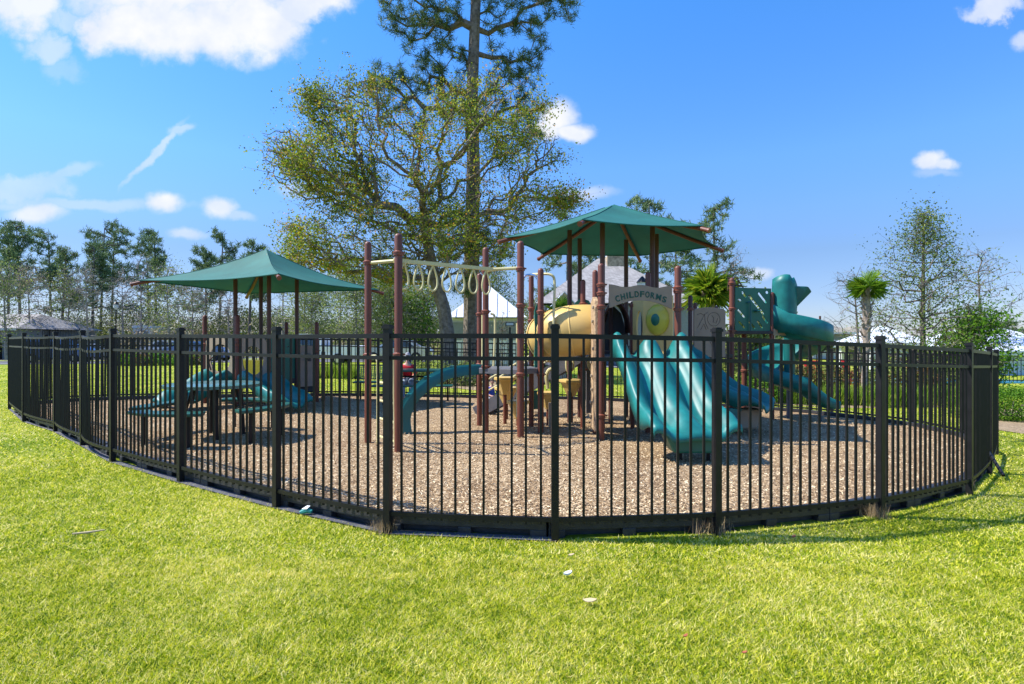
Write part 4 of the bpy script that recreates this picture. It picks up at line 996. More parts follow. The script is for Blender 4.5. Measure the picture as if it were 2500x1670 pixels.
# ------------------------------------------------------------------ people
def skin_mesh(name, joints, edges, radii, m, parent, sub=2):
    me = bpy.data.meshes.new(name); off = Vector((0, 0, 0)); k = parent
    while k is not None: off = off + k.location; k = k.parent
    me.from_pydata([tuple(Vector(j) - off) for j in joints], edges, []); me.materials.append(m)
    o = bpy.data.objects.new(name, me); COL.objects.link(o); o.parent = parent
    md = o.modifiers.new('skin', 'SKIN'); md.use_smooth_shade = True
    for i, r_ in enumerate(radii):
        sv = me.skin_vertices[0].data[i]; sv.radius = (r_, r_) if not isinstance(r_, tuple) else r_; sv.use_root = (i == 0)
    md2 = o.modifiers.new('sub', 'SUBSURF'); md2.levels = sub; md2.render_levels = sub
    return o
def seated_person(pos, S, face_dir, shirt, pants, label, cap=None, seat=.45):
    """pos: seat point on the ground plane; S scale; face_dir angle"""
    root = thing('person', pos, label, 'person')
    ca_, sa_ = math.cos(face_dir), math.sin(face_dir)
    def T(x, y, z):  # x forward, y left
        return Vector((pos[0] + (x * ca_ - y * sa_) * S, pos[1] + (x * sa_ + y * ca_) * S, pos[2] + seat + z * S))
    J = [(0, 0, .08), (0, 0, .22), (.01, 0, .38), (.03, 0, .50), (.05, 0, .60), (.06, 0, .66)]; Rr = [.125, .115, .13, .10, .05, .05]
    E = [(i, i + 1) for i in range(5)]
    body_j = list(J); body_r = list(Rr); body_e = list(E)
    def addc(start, pts, rs):
        prev = start
        for p, r_ in zip(pts, rs):
            body_j.append(p); body_r.append(r_); body_e.append((prev, len(body_j) - 1)); prev = len(body_j) - 1
        return prev
    for s_ in (-1, 1):
        h_ = addc(3, [(.02, s_ * .17, .48), (.08, s_ * .22, .30), (.26, s_ * .14, .20), (.34, s_ * .08, .20)], [.055, .045, .035, .028])
        for k, (dx, dy) in enumerate(((.07, -.03), (.085, -.01), (.085, .012), (.07, .03))): addc(h_, [(.34 + dx * .6, s_ * .08 + dy, .19), (.34 + dx, s_ * .08 + dy, .17)], [.009, .008])
        addc(h_, [(.36, s_ * .05, .21), (.39, s_ * .035, .20)], [.010, .009])
        addc(0, [(.10, s_ * .10, .06), (.45, s_ * .12, .06), (.46, s_ * .12, -.34), (.48, s_ * .12, -.41), (.60, s_ * .13, -.42)], [.085, .06, .042, .04, .032])
    skin_mesh('body', [T(*j) for j in body_j], body_e, [r_ * S for r_ in body_r], m_skin, root)
    # shirt
    J = [(0, 0, .04), (0, 0, .22), (.01, 0, .38), (.03, 0, .50), (.045, 0, .565)]; Rr = [.14, .135, .148, .115, .065]; E = [(0, 1), (1, 2), (2, 3), (3, 4)]
    for s_ in (-1, 1):
        b0 = len(J); J += [(.02, s_ * .17, .48), (.08, s_ * .225, .30), (.22, s_ * .16, .215)]; Rr += [.072, .06, .05]; E += [(3, b0), (b0, b0 + 1), (b0 + 1, b0 + 2)]
    skin_mesh('shirt', [T(*j) for j in J], E, [r_ * S for r_ in Rr], shirt, root)
    J = [(0, 0, .04)]; Rr = [.145]; E = []
    for s_ in (-1, 1):
        b0 = len(J); J += [(.10, s_ * .10, .06), (.45, s_ * .12, .06), (.46, s_ * .12, -.37)]; Rr += [.098, .075, .058]; E += [(0, b0), (b0, b0 + 1), (b0 + 1, b0 + 2)]
    skin_mesh('trousers', [T(*j) for j in J], E, [r_ * S for r_ in Rr], pants, root)
    hd = MB(); hc_ = T(.08, 0, .76); rows = []
    for i in range(11):
        th = math.pi * i / 10; row = []
        for j in range(17):
            ph = 2 * math.pi * j / 16; x = math.sin(th) * math.cos(ph); y = math.sin(th) * math.sin(ph); z = math.cos(th)
            fx = x * .092 + (.012 if z < -.2 and x > 0 else 0); nose = .02 * math.exp(-((z + .1) / .18) ** 2 - (y / .2) ** 2) if x > .5 else 0
            row.append(hc_ + Vector(((fx + nose) * ca_ - y * .072 * sa_, (fx + nose) * sa_ + y * .072 * ca_, z * .115)) * S)
        rows.append(row)
    hd.grid(rows); ho = hd.build('head', m_skin, root, smooth=True)
    for s_ in (-1, 1): 
        e = MB(); e.lathe(T(.165, s_ * .03, .775), [(.002, -.006), (.009, 0), (.002, .006)], 8); e.build('eye', m_hair, ho)
        e = MB(); e.box(T(.08, s_ * .075, .76), (.02 * S, .015 * S, .05 * S), face_dir); e.build('ear', m_skin, ho, bevel=.004)
    e = MB(); e.box(T(.172, 0, .715), (.01 * S, .045 * S, .009 * S), face_dir); e.build('mouth', m_redch, ho)
    rows = []
    for i in range(7):
        th = math.pi * .56 * i / 6; row = []
        for j in range(17):
            ph = 2 * math.pi * j / 16; x = math.sin(th) * math.cos(ph); y = math.sin(th) * math.sin(ph); z = math.cos(th)
            lift = .35 if (x > .35 and i == 6) else 0
            row.append(hc_ + Vector(((x * .101 - .006) * ca_ - y * .083 * sa_, (x * .101 - .006) * sa_ + y * .083 * ca_, (z + lift) * .125 + .004)) * S)
        rows.append(row)
    hr = MB(); hr.grid(rows); ho2 = hr.build('cap' if cap else 'hair', cap or m_hair, root, smooth=True)
    if cap:
        br = MB(); br.box(T(.20, 0, .81), (.10 * S, .13 * S, .012 * S), face_dir); br.build('cap_peak', cap, ho2, bevel=.005)
    return root
seated_person((-2.48, 13.3, gz(-2.48, 13.3)), .84, R(-80), m_red, m_jean, 'person in red top, pale jeans and grey cap sitting on a bench', m_cap, .45)
seated_person((-.42, 11.55, gz(-.42, 11.55)), .52, R(-70), m_blue, mat('pale trousers', (.5, .5, .52), .8), 'small child in blue top sitting low behind the overhead ring posts', None, .26)

# ------------------------------------------------------------------ vegetation
def growtree(trunk, tr, att, step, w=.35, jit=.08, seed=0, zpen=0.0, amin=.35):
    r = np.random.default_rng(seed)
    tpts = [Vector(p) for p in trunk]; dense_ = []
    for a, b in zip(tpts[:-1], tpts[1:]):
        n = max(1, int((b - a).length / step)); dense_ += [a.lerp(b, k / n) for k in range(n)]
    dense_.append(tpts[-1]); nT = len(dense_)
    pos = [np.array(p) for p in dense_]; par = [-1] + list(range(nT - 1)); pd = [0.0]
    for i in range(1, nT): pd.append(pd[-1] + 0.35 * np.linalg.norm(pos[i] - pos[i - 1]))
    i0 = int(nT * amin); cap_ = len(att) * 14 + nT + 10
    PA = np.zeros((cap_, 3)); PD = np.zeros(cap_); PA[:nT] = pos; PD[:nT] = pd; n = nT; par = par + [0] * (cap_ - nT); tips = []
    tl = PA[i0:nT]
    dmin = np.array([np.min(np.linalg.norm(tl - a, axis=1)) for a in att]); order = np.argsort(dmin)
    for k in order:
        a = att[k]; d = np.linalg.norm(PA[i0:n] - a, axis=1); cost = d + w * PD[i0:n] + zpen * np.maximum(0, PA[i0:n, 2] - a[2])
        j = i0 + int(np.argmin(cost)); dist = d[j - i0]; m = max(1, min(12, int(dist / step)))
        prev = j; p0 = PA[j].copy(); side = r.normal(0, 1, 3) * dist * jit
        for q in range(1, m + 1):
            t = q / m; p = p0 + (a - p0) * t + side * math.sin(math.pi * t) + (r.normal(0, 1, 3) * step * .12 if q < m else 0)
            if n >= cap_ - 1: break
            PA[n] = p; PD[n] = PD[prev] + np.linalg.norm(p - PA[prev]); par[n] = prev; prev = n; n += 1
        tips.append(prev)
    PA = PA[:n]; par = np.array(par[:n]); cnt = np.zeros(n); cnt[tips] += 1
    for i in range(n - 1, 0, -1): cnt[par[i]] += cnt[i]
    return PA, par, cnt, nT, np.array(tips)
def limbs(PA, par, cnt, nT, tr, rtip, name, m, root, pw=.5, top_r=.3):
    n = len(PA); rad = rtip * np.maximum(cnt, 1) ** pw; tl = np.arange(nT) / max(1, nT - 1)
    rad[:nT] = np.maximum(tr * (1 - (1 - top_r) * tl), rtip); rad[nT:] = np.minimum(rad[nT:], tr * .5)
    idx = np.arange(1, n); a = PA[par[idx]]; b = PA[idx]; ra_ = np.where(idx < nT, rad[par[idx]], np.minimum(rad[par[idx]], rad[idx] * 1.35)); rb_ = rad[idx]
    d = b - a; ln = np.linalg.norm(d, axis=1, keepdims=True) + 1e-6; d = d / ln; b = b + d * rb_[:, None] * .3
    up = np.where(np.abs(d[:, 2:3]) < .9, np.array([[0, 0, 1.]]), np.array([[1., 0, 0]])); s = np.cross(d, up); s /= np.linalg.norm(s, axis=1, keepdims=True) + 1e-9; t = np.cross(s, d)
    out_ = []
    for lo, hi, ns in ((0, rtip * 3, 3), (rtip * 3, 1e9, 7)):
        sel = (rb_ >= lo) & (rb_ < hi)
        if not sel.any(): continue
        for k in range(ns):
            a1 = 2 * math.pi * k / ns; a2 = 2 * math.pi * (k + 1) / ns
            f = lambda c, r_, an: c[sel] + (s[sel] * math.cos(an) + t[sel] * math.sin(an)) * r_[sel][:, None]
            out_.append(np.stack([f(a, ra_, a1), f(a, ra_, a2), f(b, rb_, a2), f(b, rb_, a1)], 1))
    return npmesh(name, np.concatenate(out_), 4, m, root)
def leaves(C, per, spread, size, m, root, name='crown', seed=1, flat=1.0, asp=.5):
    r = np.random.default_rng(seed); n = len(C) * per; c = np.repeat(C, per, 0) + r.normal(0, 1, (n, 3)) * spread * np.array([1, 1, flat])
    a = r.normal(0, 1, (n, 3)); a /= np.linalg.norm(a, axis=1, keepdims=True); b = np.cross(a, r.normal(0, 1, (n, 3))); b /= np.linalg.norm(b, axis=1, keepdims=True) + 1e-9
    sz = (size * r.uniform(.6, 1.3, n))[:, None]; a = a * sz * .5; b = b * sz * asp * .5
    return npmesh(name, np.stack([c - a, c - b, c + a, c + b], 1), 4, m, root)
def tufts(C, per, length, width, m, root, name='crown', seed=1, droop=0, updir=.2):
    r = np.random.default_rng(seed); n = len(C) * per; c = np.repeat(C, per, 0) + r.normal(0, length * .25, (n, 3))
    a = r.normal(0, 1, (n, 3)) + np.array([0, 0, updir]); a /= np.linalg.norm(a, axis=1, keepdims=True); s = np.cross(a, r.normal(0, 1, (n, 3))); s /= np.linalg.norm(s, axis=1, keepdims=True) + 1e-9
    L_ = (length * r.uniform(.6, 1.2, n))[:, None]
    return npmesh(name, np.stack([c - s * width / 2, c + s * width / 2, c + a * L_], 1), 3, m, root)
def ellip(n, c, r_, seed, shell=.5):
    r = np.random.default_rng(seed); v_ = r.normal(0, 1, (n, 3)); v_ /= np.linalg.norm(v_, axis=1, keepdims=True); q = r.random(n) ** (1 / 3 * (1 - shell)) if shell < 1 else np.ones(n)
    return np.array(c) + v_ * q[:, None] * np.array(r_)
def pxell(n, px, py, Z, rx, ry, rz, seed, shell=.3):
    c = P(px, py, Z); return ellip(n, (c.x, c.y, c.z), (rx * Z / F, rz, ry * Z / F), seed, shell)

# big oak-like tree with sparse olive leaves
ZO = 24.0; bo = P(1100, 928, ZO); bo.z = gz(bo.x, bo.y) - .1
oak = thing('broadleaf_tree', bo, 'wide sparse broadleaf tree with olive and rust leaves on a leaning trunk', 'tree')
trunk = [bo, P(1098, 860, ZO), P(1085, 760, ZO), P(1062, 680, ZO), P(1045, 600, ZO), P(1035, 520, ZO)]
att = np.concatenate([pxell(270, 940, 420, ZO, 190, 170, 3.5, 11), pxell(260, 800, 410, ZO, 120, 90, 2.5, 12), pxell(90, 700, 385, ZO, 55, 45, 1.5, 13), pxell(190, 1150, 400, ZO, 170, 150, 3, 14), pxell(110, 1270, 370, ZO, 75, 60, 2, 15),
    pxell(230, 880, 580, ZO, 150, 100, 3, 16), pxell(230, 1130, 590, ZO, 150, 80, 3, 17), pxell(90, 1290, 500, ZO, 110, 45, 2, 18), pxell(110, 770, 620, ZO, 80, 45, 2, 19), pxell(60, 780, 260, ZO, 40, 50, 1, 20), pxell(80, 880, 250, ZO, 80, 60, 2, 21), pxell(120, 1180, 250, ZO, 120, 60, 2, 27), pxell(26, 1380, 492, ZO, 40, 10, 1, 22), pxell(130, 1000, 660, ZO, 110, 40, 2.5, 23)] + [pxell(14, x_, y_, ZO, 22, 16, .8, 60 + i_) for i_, (x_, y_) in enumerate([(665, 345), (668, 410), (700, 330), (765, 235), (850, 215), (905, 200), (1315, 258), (1345, 345), (1350, 380), (1290, 440), (1385, 495), (690, 440), (1100, 215), (720, 560), (730, 640)])])
PA, par, cnt, nT, tips = growtree(trunk, .42, att, .42, .30, .10, 3, zpen=.5, amin=.45)
limbs(PA, par, cnt, nT, .36, .0115, 'trunk', m_bark, oak, .44, .5)
r9 = np.random.default_rng(5); T_ = PA[tips]; keep = r9.random(len(T_)) < .92
T_ = T_[[mnoise.noise(Vector(q_) * .55) > -.16 for q_ in T_]]; keep = np.ones(len(T_), bool)
# extra twig ends around tips
tw = np.repeat(T_, 4, 0) + r9.normal(0, .46, (len(T_) * 4, 3)) * np.array([1, 1, .8])
base = np.repeat(T_, 4, 0); s = np.cross(tw - base, r9.normal(0, 1, tw.shape)); s /= np.linalg.norm(s, axis=1, keepdims=True)
npmesh('twigs', np.stack([base - s * .011, base + s * .011, tw], 1), 3, m_bark, oak)
leaves(np.concatenate([T_[keep], tw, (tw + base) / 2]), 6, .10, .088, lf_oak, oak, 'crown', 6, .8, .75)

# big pine behind
ZP = 27.0; bo = P(1153, 918, ZP); bo.z = gz(bo.x, bo.y) - .1
pine = thing('pine_tree', bo, 'tallest pine with straight trunk rising beyond the top of the picture', 'tree')
trunk = [bo, P(1152, 800, ZP), P(1152, 600, ZP), P(1156, 400, ZP), P(1152, 250, ZP), P(1158, 100, ZP), P(1164, -50, ZP), P(1168, -180, ZP)]
cl = [(1010, 20, 85, 35), (960, 40, 35, 35), (1080, 50, 60, 40), (1020, 120, 50, 25), (1000, 60, 60, 30), (1230, 35, 60, 30), (1350, 25, 70, 25), (1395, 10, 40, 20), (1300, 120, 35, 50), (1285, 60, 40, 30), (1275, 160, 45, 28), (960, 185, 45, 35),
      (1000, 210, 75, 35), (1050, 190, 60, 30), (920, 225, 30, 35), (1100, 160, 45, 50), (1215, 160, 40, 28), (1260, 200, 70, 35), (1290, 250, 40, 35), (1300, 320, 28, 40), (1090, 250, 60, 40), (960, 270, 40, 35), (1190, 260, 60, 40), (1060, 90, 50, 35),
      (1200, -40, 150, 50), (1050, -60, 110, 50), (1330, -30, 90, 40), (1120, -120, 120, 60), (1010, 300, 30, 22), (1205, 90, 25, 25), (1150, 560, 70, 45), (1110, 610, 70, 35), (1200, 600, 60, 45), (1130, 700, 40, 30)]
att = np.concatenate([pxell(max(8, int(rx * ry / 85)), x, y, ZP, rx, ry, 1.2, 40 + i, .3) for i, (x, y, rx, ry) in enumerate(cl)])
PA, par, cnt, nT, tips = growtree(trunk, .42, att, .5, .22, .10, 5, amin=.25)
limbs(PA, par, cnt, nT, .44, .012, 'trunk', m_bark, pine, .55, .45)
tufts(PA[tips], 46, .34, .028, lf_pine, pine, 'crown', 8)

# distant pines: five built trees, then copies
def far_pine(Z, px, top, seed, label, clumps=9, spread=48, dead=False, base_y=None, group='tall pines in the far tree line', low=.45, rtr=.22):
    bo = P(px, 0, Z); bo.z = gz(bo.x, bo.y) - .1; root = thing('pine_tree', bo, label, 'tree', group)
    r = random.Random(seed); zt = H + (CY - top) * Z / F; hgt = zt - bo.z; lean = r.uniform(-.6, .6)
    trunk = [bo, bo + Vector((lean * .2, 0, hgt * .35)), bo + Vector((lean * .6, 0, hgt * .7)), bo + Vector((lean, 0, hgt * .93))]
    at_ = []
    for k in range(clumps):
        t = low + (1 - low) * ((k + .5) / clumps); wdt = spread * Z / F * (1.35 - .85 * t) * r.uniform(.8, 1.5)
        a = r.uniform(0, 6.28); rr = wdt * r.uniform(.2, 1.0)
        c = (bo.x + lean * t + rr * math.cos(a), bo.y + rr * math.sin(a) * .8, bo.z + hgt * (t * .97))
        at_.append(ellip(r.randint(9, 16), c, (wdt * .50, wdt * .45, hgt * .028 + .15), seed * 31 + k, .3))
    at_ = np.concatenate(at_)
    PA, par, cnt, nT, tips = growtree(trunk, rtr, at_, .9, .3, .08, seed, amin=low * .8)
    limbs(PA, par, cnt, nT, rtr, .022, 'trunk', m_barkd, root, .5, .3)
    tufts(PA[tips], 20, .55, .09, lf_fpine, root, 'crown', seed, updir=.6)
    return root
lp = [(50, 530, 'first'), (20, 560, 'second'), (125, 552, 'third'), (150, 600, ''), (245, 535, ''), (272, 545, ''), (225, 590, ''), (382, 553, ''), (365, 600, ''), (505, 600, ''), (535, 562, ''), (608, 588, '')]
words = ['left edge pine with its crown cut by nothing, standing first in the tree line', 'low crowned pine leaning at the left edge of the tree line', 'broad crowned pine third along the left tree line', 'shorter pine just right of the broad crowned third pine',
  'slim pine whose crown touches the tallest one of the left group', 'tallest pine of the group left of the square canopy', 'short pine left of the tallest pine in the left group', 'pine with layered crown left of the square canopy corner',
  'short pine right behind the square canopy left corner', 'pine with low crown seen just above the square canopy', 'round crowned pine above the left slope of the square canopy', 'small pine top above the peak of the square canopy']
words[0] = 'tall pine standing nearest the left edge of the picture'
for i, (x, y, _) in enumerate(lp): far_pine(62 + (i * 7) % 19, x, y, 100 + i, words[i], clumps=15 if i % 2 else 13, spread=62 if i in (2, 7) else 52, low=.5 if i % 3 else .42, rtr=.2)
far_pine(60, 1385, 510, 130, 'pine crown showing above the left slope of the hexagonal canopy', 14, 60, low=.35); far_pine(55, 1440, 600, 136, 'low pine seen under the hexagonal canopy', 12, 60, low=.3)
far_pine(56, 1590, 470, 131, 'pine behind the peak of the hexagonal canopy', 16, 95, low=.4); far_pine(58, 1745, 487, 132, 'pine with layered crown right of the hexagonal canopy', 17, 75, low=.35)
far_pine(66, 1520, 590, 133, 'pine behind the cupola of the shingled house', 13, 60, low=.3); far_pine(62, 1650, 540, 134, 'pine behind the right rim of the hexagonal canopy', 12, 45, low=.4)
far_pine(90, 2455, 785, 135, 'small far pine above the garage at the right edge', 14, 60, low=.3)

# bare and leafy trees of the understory
def under_tree(px, top, wpx, Z, seed, label, m_leaf, per=9, size=.2, group=None, m_b=None, n=130, low=.25, name='understory_tree', spr=.35, rtr=.13, shell=.3, rtip=.011, hb=.55, cone=False):
    bo = P(px, 0, Z); bo.z = gz(bo.x, bo.y) - .1; root = thing(name, bo, label, 'tree', group); zt = H + (CY - top) * Z / F; hgt = zt - bo.z; w = wpx * Z / F
    r = random.Random(seed); lean = r.uniform(-.3, .3) * w * .3
    trunk = [bo, bo + Vector((lean * .3, 0, hgt * .3)), bo + Vector((lean, 0, hgt * .8))]
    at_ = np.concatenate([ellip(int(n * .7), (bo.x, bo.y, bo.z + hgt * hb), (w * .55, w * .4, hgt * .42), seed, shell), ellip(int(n * .3), (bo.x + lean, bo.y, bo.z + hgt * .8), (w * .3, w * .25, hgt * .2), seed + 1, shell)])
    if cone:
        rq = np.random.default_rng(seed); tq = rq.random(n) ** 1.15; aq = rq.random(n) * 6.28
        rad_ = w * .68 * np.minimum(1, (tq + .12) / .3) * (1 - tq) ** .75 * np.sqrt(rq.random(n)) * (1 + .35 * np.sin(aq * 3 + tq * 9))
        at_ = np.stack([bo.x + rad_ * np.cos(aq), bo.y + rad_ * np.sin(aq), bo.z + hgt * (.16 + .84 * tq)], 1); trunk[2] = bo + Vector((0, 0, hgt * .93))
    PA, par, cnt, nT, tips = growtree(trunk, rtr, at_, max(.35, hgt * .04), .25 if cone else .35, .12, seed, zpen=1.6 if cone else .7, amin=low)
    limbs(PA, par, cnt, nT, rtr, rtip, 'trunk', m_b or m_barkd, root, .5, .25)
    rr = np.random.default_rng(seed); T_ = PA[tips]; tw = np.repeat(T_, 3, 0) + rr.normal(0, spr * 1.3, (len(T_) * 3, 3)); base = np.repeat(T_, 3, 0); s = np.cross(tw - base, rr.normal(0, 1, tw.shape)); s /= np.linalg.norm(s, axis=1, keepdims=True)
    npmesh('twigs', np.stack([base - s * rtip, base + s * rtip, tw], 1), 3, m_b or m_barkd, root)
    if per: leaves(np.concatenate([T_, tw[::2]]), per, spr, size, m_leaf, root, 'crown', seed)
    return root
ut = [(15, 640, 80, 'under'), (75, 640, 90, 'dry'), (165, 650, 90, 'under'), (215, 640, 70, 'bare'), (300, 650, 90, 'bare'), (345, 620, 80, 'bare'), (415, 640, 100, 'under'), (470, 680, 90, 'dry'), (560, 700, 80, 'bare'), (690, 640, 90, 'bare'), (745, 600, 110, 'under'), (830, 640, 120, 'under'), (930, 690, 110, 'under'), (1000, 700, 90, 'dry')]
ulab = ['dark leafy tree at the left edge under the pines', 'dry leaved tree beneath the first pines on the left', 'bushy tree below the broad crowned left pine', 'bare tree left of the tallest left pine', 'bare forked tree right of the tallest left pine', 'bare wide tree beneath the layered pine', 'leafy tree left of the square canopy near the white shed',
  'dry shrubby tree behind the left side of the square canopy', 'bare tree behind the posts of the square canopy', 'bare tree right behind the square canopy posts', 'green tree just right of the square canopy posts', 'leafy tree left of the far ring ladder post', 'low leafy tree between the two tall ring ladder posts', 'dry tree left of the leaning trunk']
for i, (x, t, w, k) in enumerate(ut):
    under_tree(x, t, w, 50 + (i * 5) % 14, 200 + i, ulab[i], lf_dry if k == 'dry' else lf_under, {'under': 6, 'dry': 3, 'bare': 0}[k], .17, 'lower trees in the far tree line', m_b=m_btw, n=170, spr=.42, rtip=.016, low=.15)
def mass(name, pts_, per, spread, size, m, label, cat):
    o = leaves(pts_, per, spread, size, m, None, name, 77, .8); tag(o, label, cat, kind='stuff'); return o
rr = np.random.default_rng(9); n = 8200; xq = rr.uniform(-75, 12, n); yq = rr.uniform(66, 80, n); hq = (3.4 + 3.6 * (np.sin(xq * .35) * .5 + .5) * (np.sin(xq * .13 + 1) * .5 + .5) + rr.random(n)) * rr.random(n) ** .7
mass('undergrowth', np.stack([xq, yq, hq - .2], 1), 13, .55, .26, lf_mass, 'tangled green undergrowth along the foot of the far tree line', 'undergrowth')
n = 1500; xq = rr.uniform(-60, 0, n); yq = rr.uniform(60, 66, n); hq = (1.4 + 1.8 * (np.sin(xq * .5 + 2) * .5 + .5)) * rr.random(n)
mass('dry_undergrowth', np.stack([xq, yq, hq - .2], 1), 8, .5, .36, lf_dry, 'dry brown scrub in front of the far tree line', 'undergrowth')

# small leafy tree on the right and bare trees behind it
under_tree(2255, 520, 300, 21, 301, 'small tree with sparse dark leaves behind the right side of the fence', lf_myrtle, 7, .088, n=700, cone=True, low=.12, name='leafy_tree', spr=.22, rtr=.12, rtip=.007, hb=.47)
under_tree(2375, 760, 170, 20, 302, 'low bushy green tree at the right end of the fence', lf_bright, 10, .13, n=220, low=.1, name='leafy_tree', spr=.22, rtr=.07, rtip=.007, hb=.5)
under_tree(2100, 640, 170, 30, 303, 'bare tree behind the right palm trunk', lf_myrtle, 0, .1, n=170, low=.2, name='bare_tree', spr=.3, rtr=.1, rtip=.008)
under_tree(2400, 600, 180, 31, 304, 'bare tree behind the right leafy tree', lf_myrtle, 1, .1, n=170, low=.2, name='bare_tree', spr=.35, rtr=.11, rtip=.009)
under_tree(1790, 600, 120, 45, 305, 'bare tree behind the centre palm', lf_myrtle, 1, .1, n=100, low=.2, name='bare_tree', spr=.35, rtr=.11, rtip=.012)
under_tree(1840, 770, 130, 17.5, 306, 'leafy tree behind the slotted green panel', lf_under, 12, .14, n=160, low=.1, name='leafy_tree', spr=.25, rtr=.06, rtip=.008)
under_tree(1225, 760, 50, 30, 307, 'thin bare tree before the white roofed pavilion', lf_dry, 1, .08, n=60, low=.2, name='bare_tree', spr=.25, rtr=.05, rtip=.007)
under_tree(990, 720, 130, 45, 308, 'round green tree left of the leaning trunk', lf_bright, 8, .22, n=150, low=.1, name='leafy_tree', spr=.4, rtr=.1, rtip=.01)

for i, (x, t, w, lb) in enumerate([(870, 650, 120, 'dense green tree between the square canopy and the ring ladder'), (955, 670, 110, 'dense tree seen through the ring ladder rungs'), (1030, 690, 90, 'dense tree just behind the leaning trunk'), (1200, 640, 110, 'bushy tree above the white pavilion roof'), (760, 690, 110, 'round bushy tree right of the square canopy posts')]):
    under_tree(x, t, w, 42 + i * 2, 320 + i, lb, lf_under, 11, .17, n=230, low=.12, name='leafy_tree', spr=.45, rtr=.12, rtip=.012, m_b=m_btw, shell=.1)
# palms
def palm(px, top, base_Z, crown_px, crown_py, rad, seed, label, mleaf, nfr=34, tw=.14, droop=.5):
    Z = base_Z; bo = P(px, 0, Z); bo.z = gz(bo.x, bo.y) - .05; root = thing('palm_tree', bo, label, 'tree'); cc_ = P(crown_px, crown_py, Z); r = random.Random(seed)
    q = MB(); n = 14; pts = []; rs = []
    for k in range(n + 1):
        t = k / n; p = bo.lerp(cc_, t); p.x += .05 * math.sin(t * 4); pts.append(p); rs.append(tw * (1 + .25 * (t > .45) + .12 * math.sin(k * 2.3)))
    q.tube(pts, rs, 12); tr = q.build('trunk', m_palmbark, root, smooth=True)
    bt = MB()
    for k in range(60):
        t = r.uniform(.45, .98); p = bo.lerp(cc_, t); a = r.uniform(0, 6.28); e = Vector((math.cos(a), math.sin(a), 0)); s0_ = p + e * tw * 1.05
        bt.beam(s0_, s0_ + e * .10 + Vector((0, 0, .16)), .05, .02)
    bt.build('leaf_stub', m_palmbark, tr)['kind'] = 'stuff'
    tri = []
    for k in range(nfr):
        el = math.asin(r.uniform(-.45, .98)); az = r.uniform(0, 6.28); d = Vector((math.cos(az) * math.cos(el), math.sin(az) * math.cos(el), math.sin(el)))
        L1_ = rad * r.uniform(.10, .48); hub = cc_ + d * L1_ + Vector((0, 0, -droop * .12 * (1 - math.sin(el)))); sd_ = d.cross(Vector((0, 0, 1)));
        if sd_.length < .1: sd_ = Vector((1, 0, 0))
        sd_.normalize(); up_ = sd_.cross(d).normalized()
        rl = r.uniform(-1.3, 1.3); sd_, up_ = sd_ * math.cos(rl) + up_ * math.sin(rl), up_ * math.cos(rl) - sd_ * math.sin(rl)
        s2 = sd_ * .012; tri.append([cc_ - s2, cc_ + s2, hub])
        nb = 17
        for j in range(nb):
            a = (j / (nb - 1) - .5) * R(170); dirj = (d * math.cos(a) + sd_ * math.sin(a) + up_ * .15).normalized(); ll = rad * .70 * (1 - .2 * abs(a) / 2) * r.uniform(.85, 1.1)
            w_ = dirj.cross(up_).normalized() * rad * .021; mid = hub + dirj * ll * .5; tip = hub + dirj * ll + Vector((0, 0, -rad * .14 * droop * r.uniform(.1, 1.8)))
            tri.append([hub, mid - w_, tip]); tri.append([hub, tip, mid + w_])
    npmesh('crown', np.array([[tuple(v_) for v_ in t_] for t_ in tri]), 3, mleaf, root)
    return root
palm(2105, 0, 17.0, 2118, 700, .66, 3, 'palmetto with bare rough trunk at the right, left of the leafy tree', lf_palm, 40, .085)
palm(1722, 0, 16.5, 1728, 705, .98, 5, 'full palmetto crown right of the arch sign', lf_palmy, 46, .16, .9)
palm(1375, 0, 22, 1372, 765, .8, 6, 'small palmetto crown seen above the yellow crawl tube', lf_palm, 22, .14, .8)

# bushes
def bush(c, r_, m, label, seed, n=2600, size=.05, name='bush', group=None, per=6):
    root = thing(name, (c[0], c[1], gz(c[0], c[1])), label, 'bush', group)
    at_ = ellip(n // per, (c[0], c[1], gz(c[0], c[1]) + r_[2] * .9), r_, seed, .85); at_ += np.random.default_rng(seed).normal(0, .03, at_.shape); at_[:, 2] = np.maximum(at_[:, 2], gz(c[0], c[1]) + .02)
    leaves(at_, per, .04 + size * .4, size, m, root, 'foliage', seed)
    q = MB()
    for k in range(9): a = k * .7; q.tube([(c[0], c[1], gz(c[0], c[1]) - .02), (c[0] + r_[0] * .6 * math.cos(a), c[1] + r_[1] * .6 * math.sin(a), gz(c[0], c[1]) + r_[2] * 1.2)], [.02, .008], 5)
    q.build('stem', m_barkd, root); return root
gb = G(2478, 1033)
bush((gb.x + .22, gb.y + .35), (.50, .48, .35), lf_bright, 'rounded bright green shrub at the right edge outside the fence', 401, 9000, .045)
bush((gb.x - .30, gb.y + .9), (.30, .3, .26), lf_blade, 'small yellow green shrub left of the rounded shrub', 402, 2400, .045)
row_ = [(1950, 'rust and green hedge shrub below the spiral slide exit'), (2000, 'rust coloured hedge shrub right of the spiral slide exit'), (2045, 'brown green hedge shrub left of the right palm trunk'), (2170, 'rust hedge shrub right of the right palm trunk'), (2230, 'dark hedge shrub under the leafy tree'), (2300, 'brown hedge shrub near the fence right end')]
for i, (px, lb) in enumerate(row_):
    p = P(px, 0, 19.5); bush((p.x, p.y), (.75, .6, .48), lf_rust if i % 2 == 0 else lf_under, lb, 410 + i, 2400, .10, 'hedge_shrub', 'hedge shrubs behind the right fence')
br_ = [(1765, 'bright green shrub behind the rear double slide'), (1850, 'bright yellow green shrub beneath the spiral slide'), (1690, 'low shrub behind the main slide')]
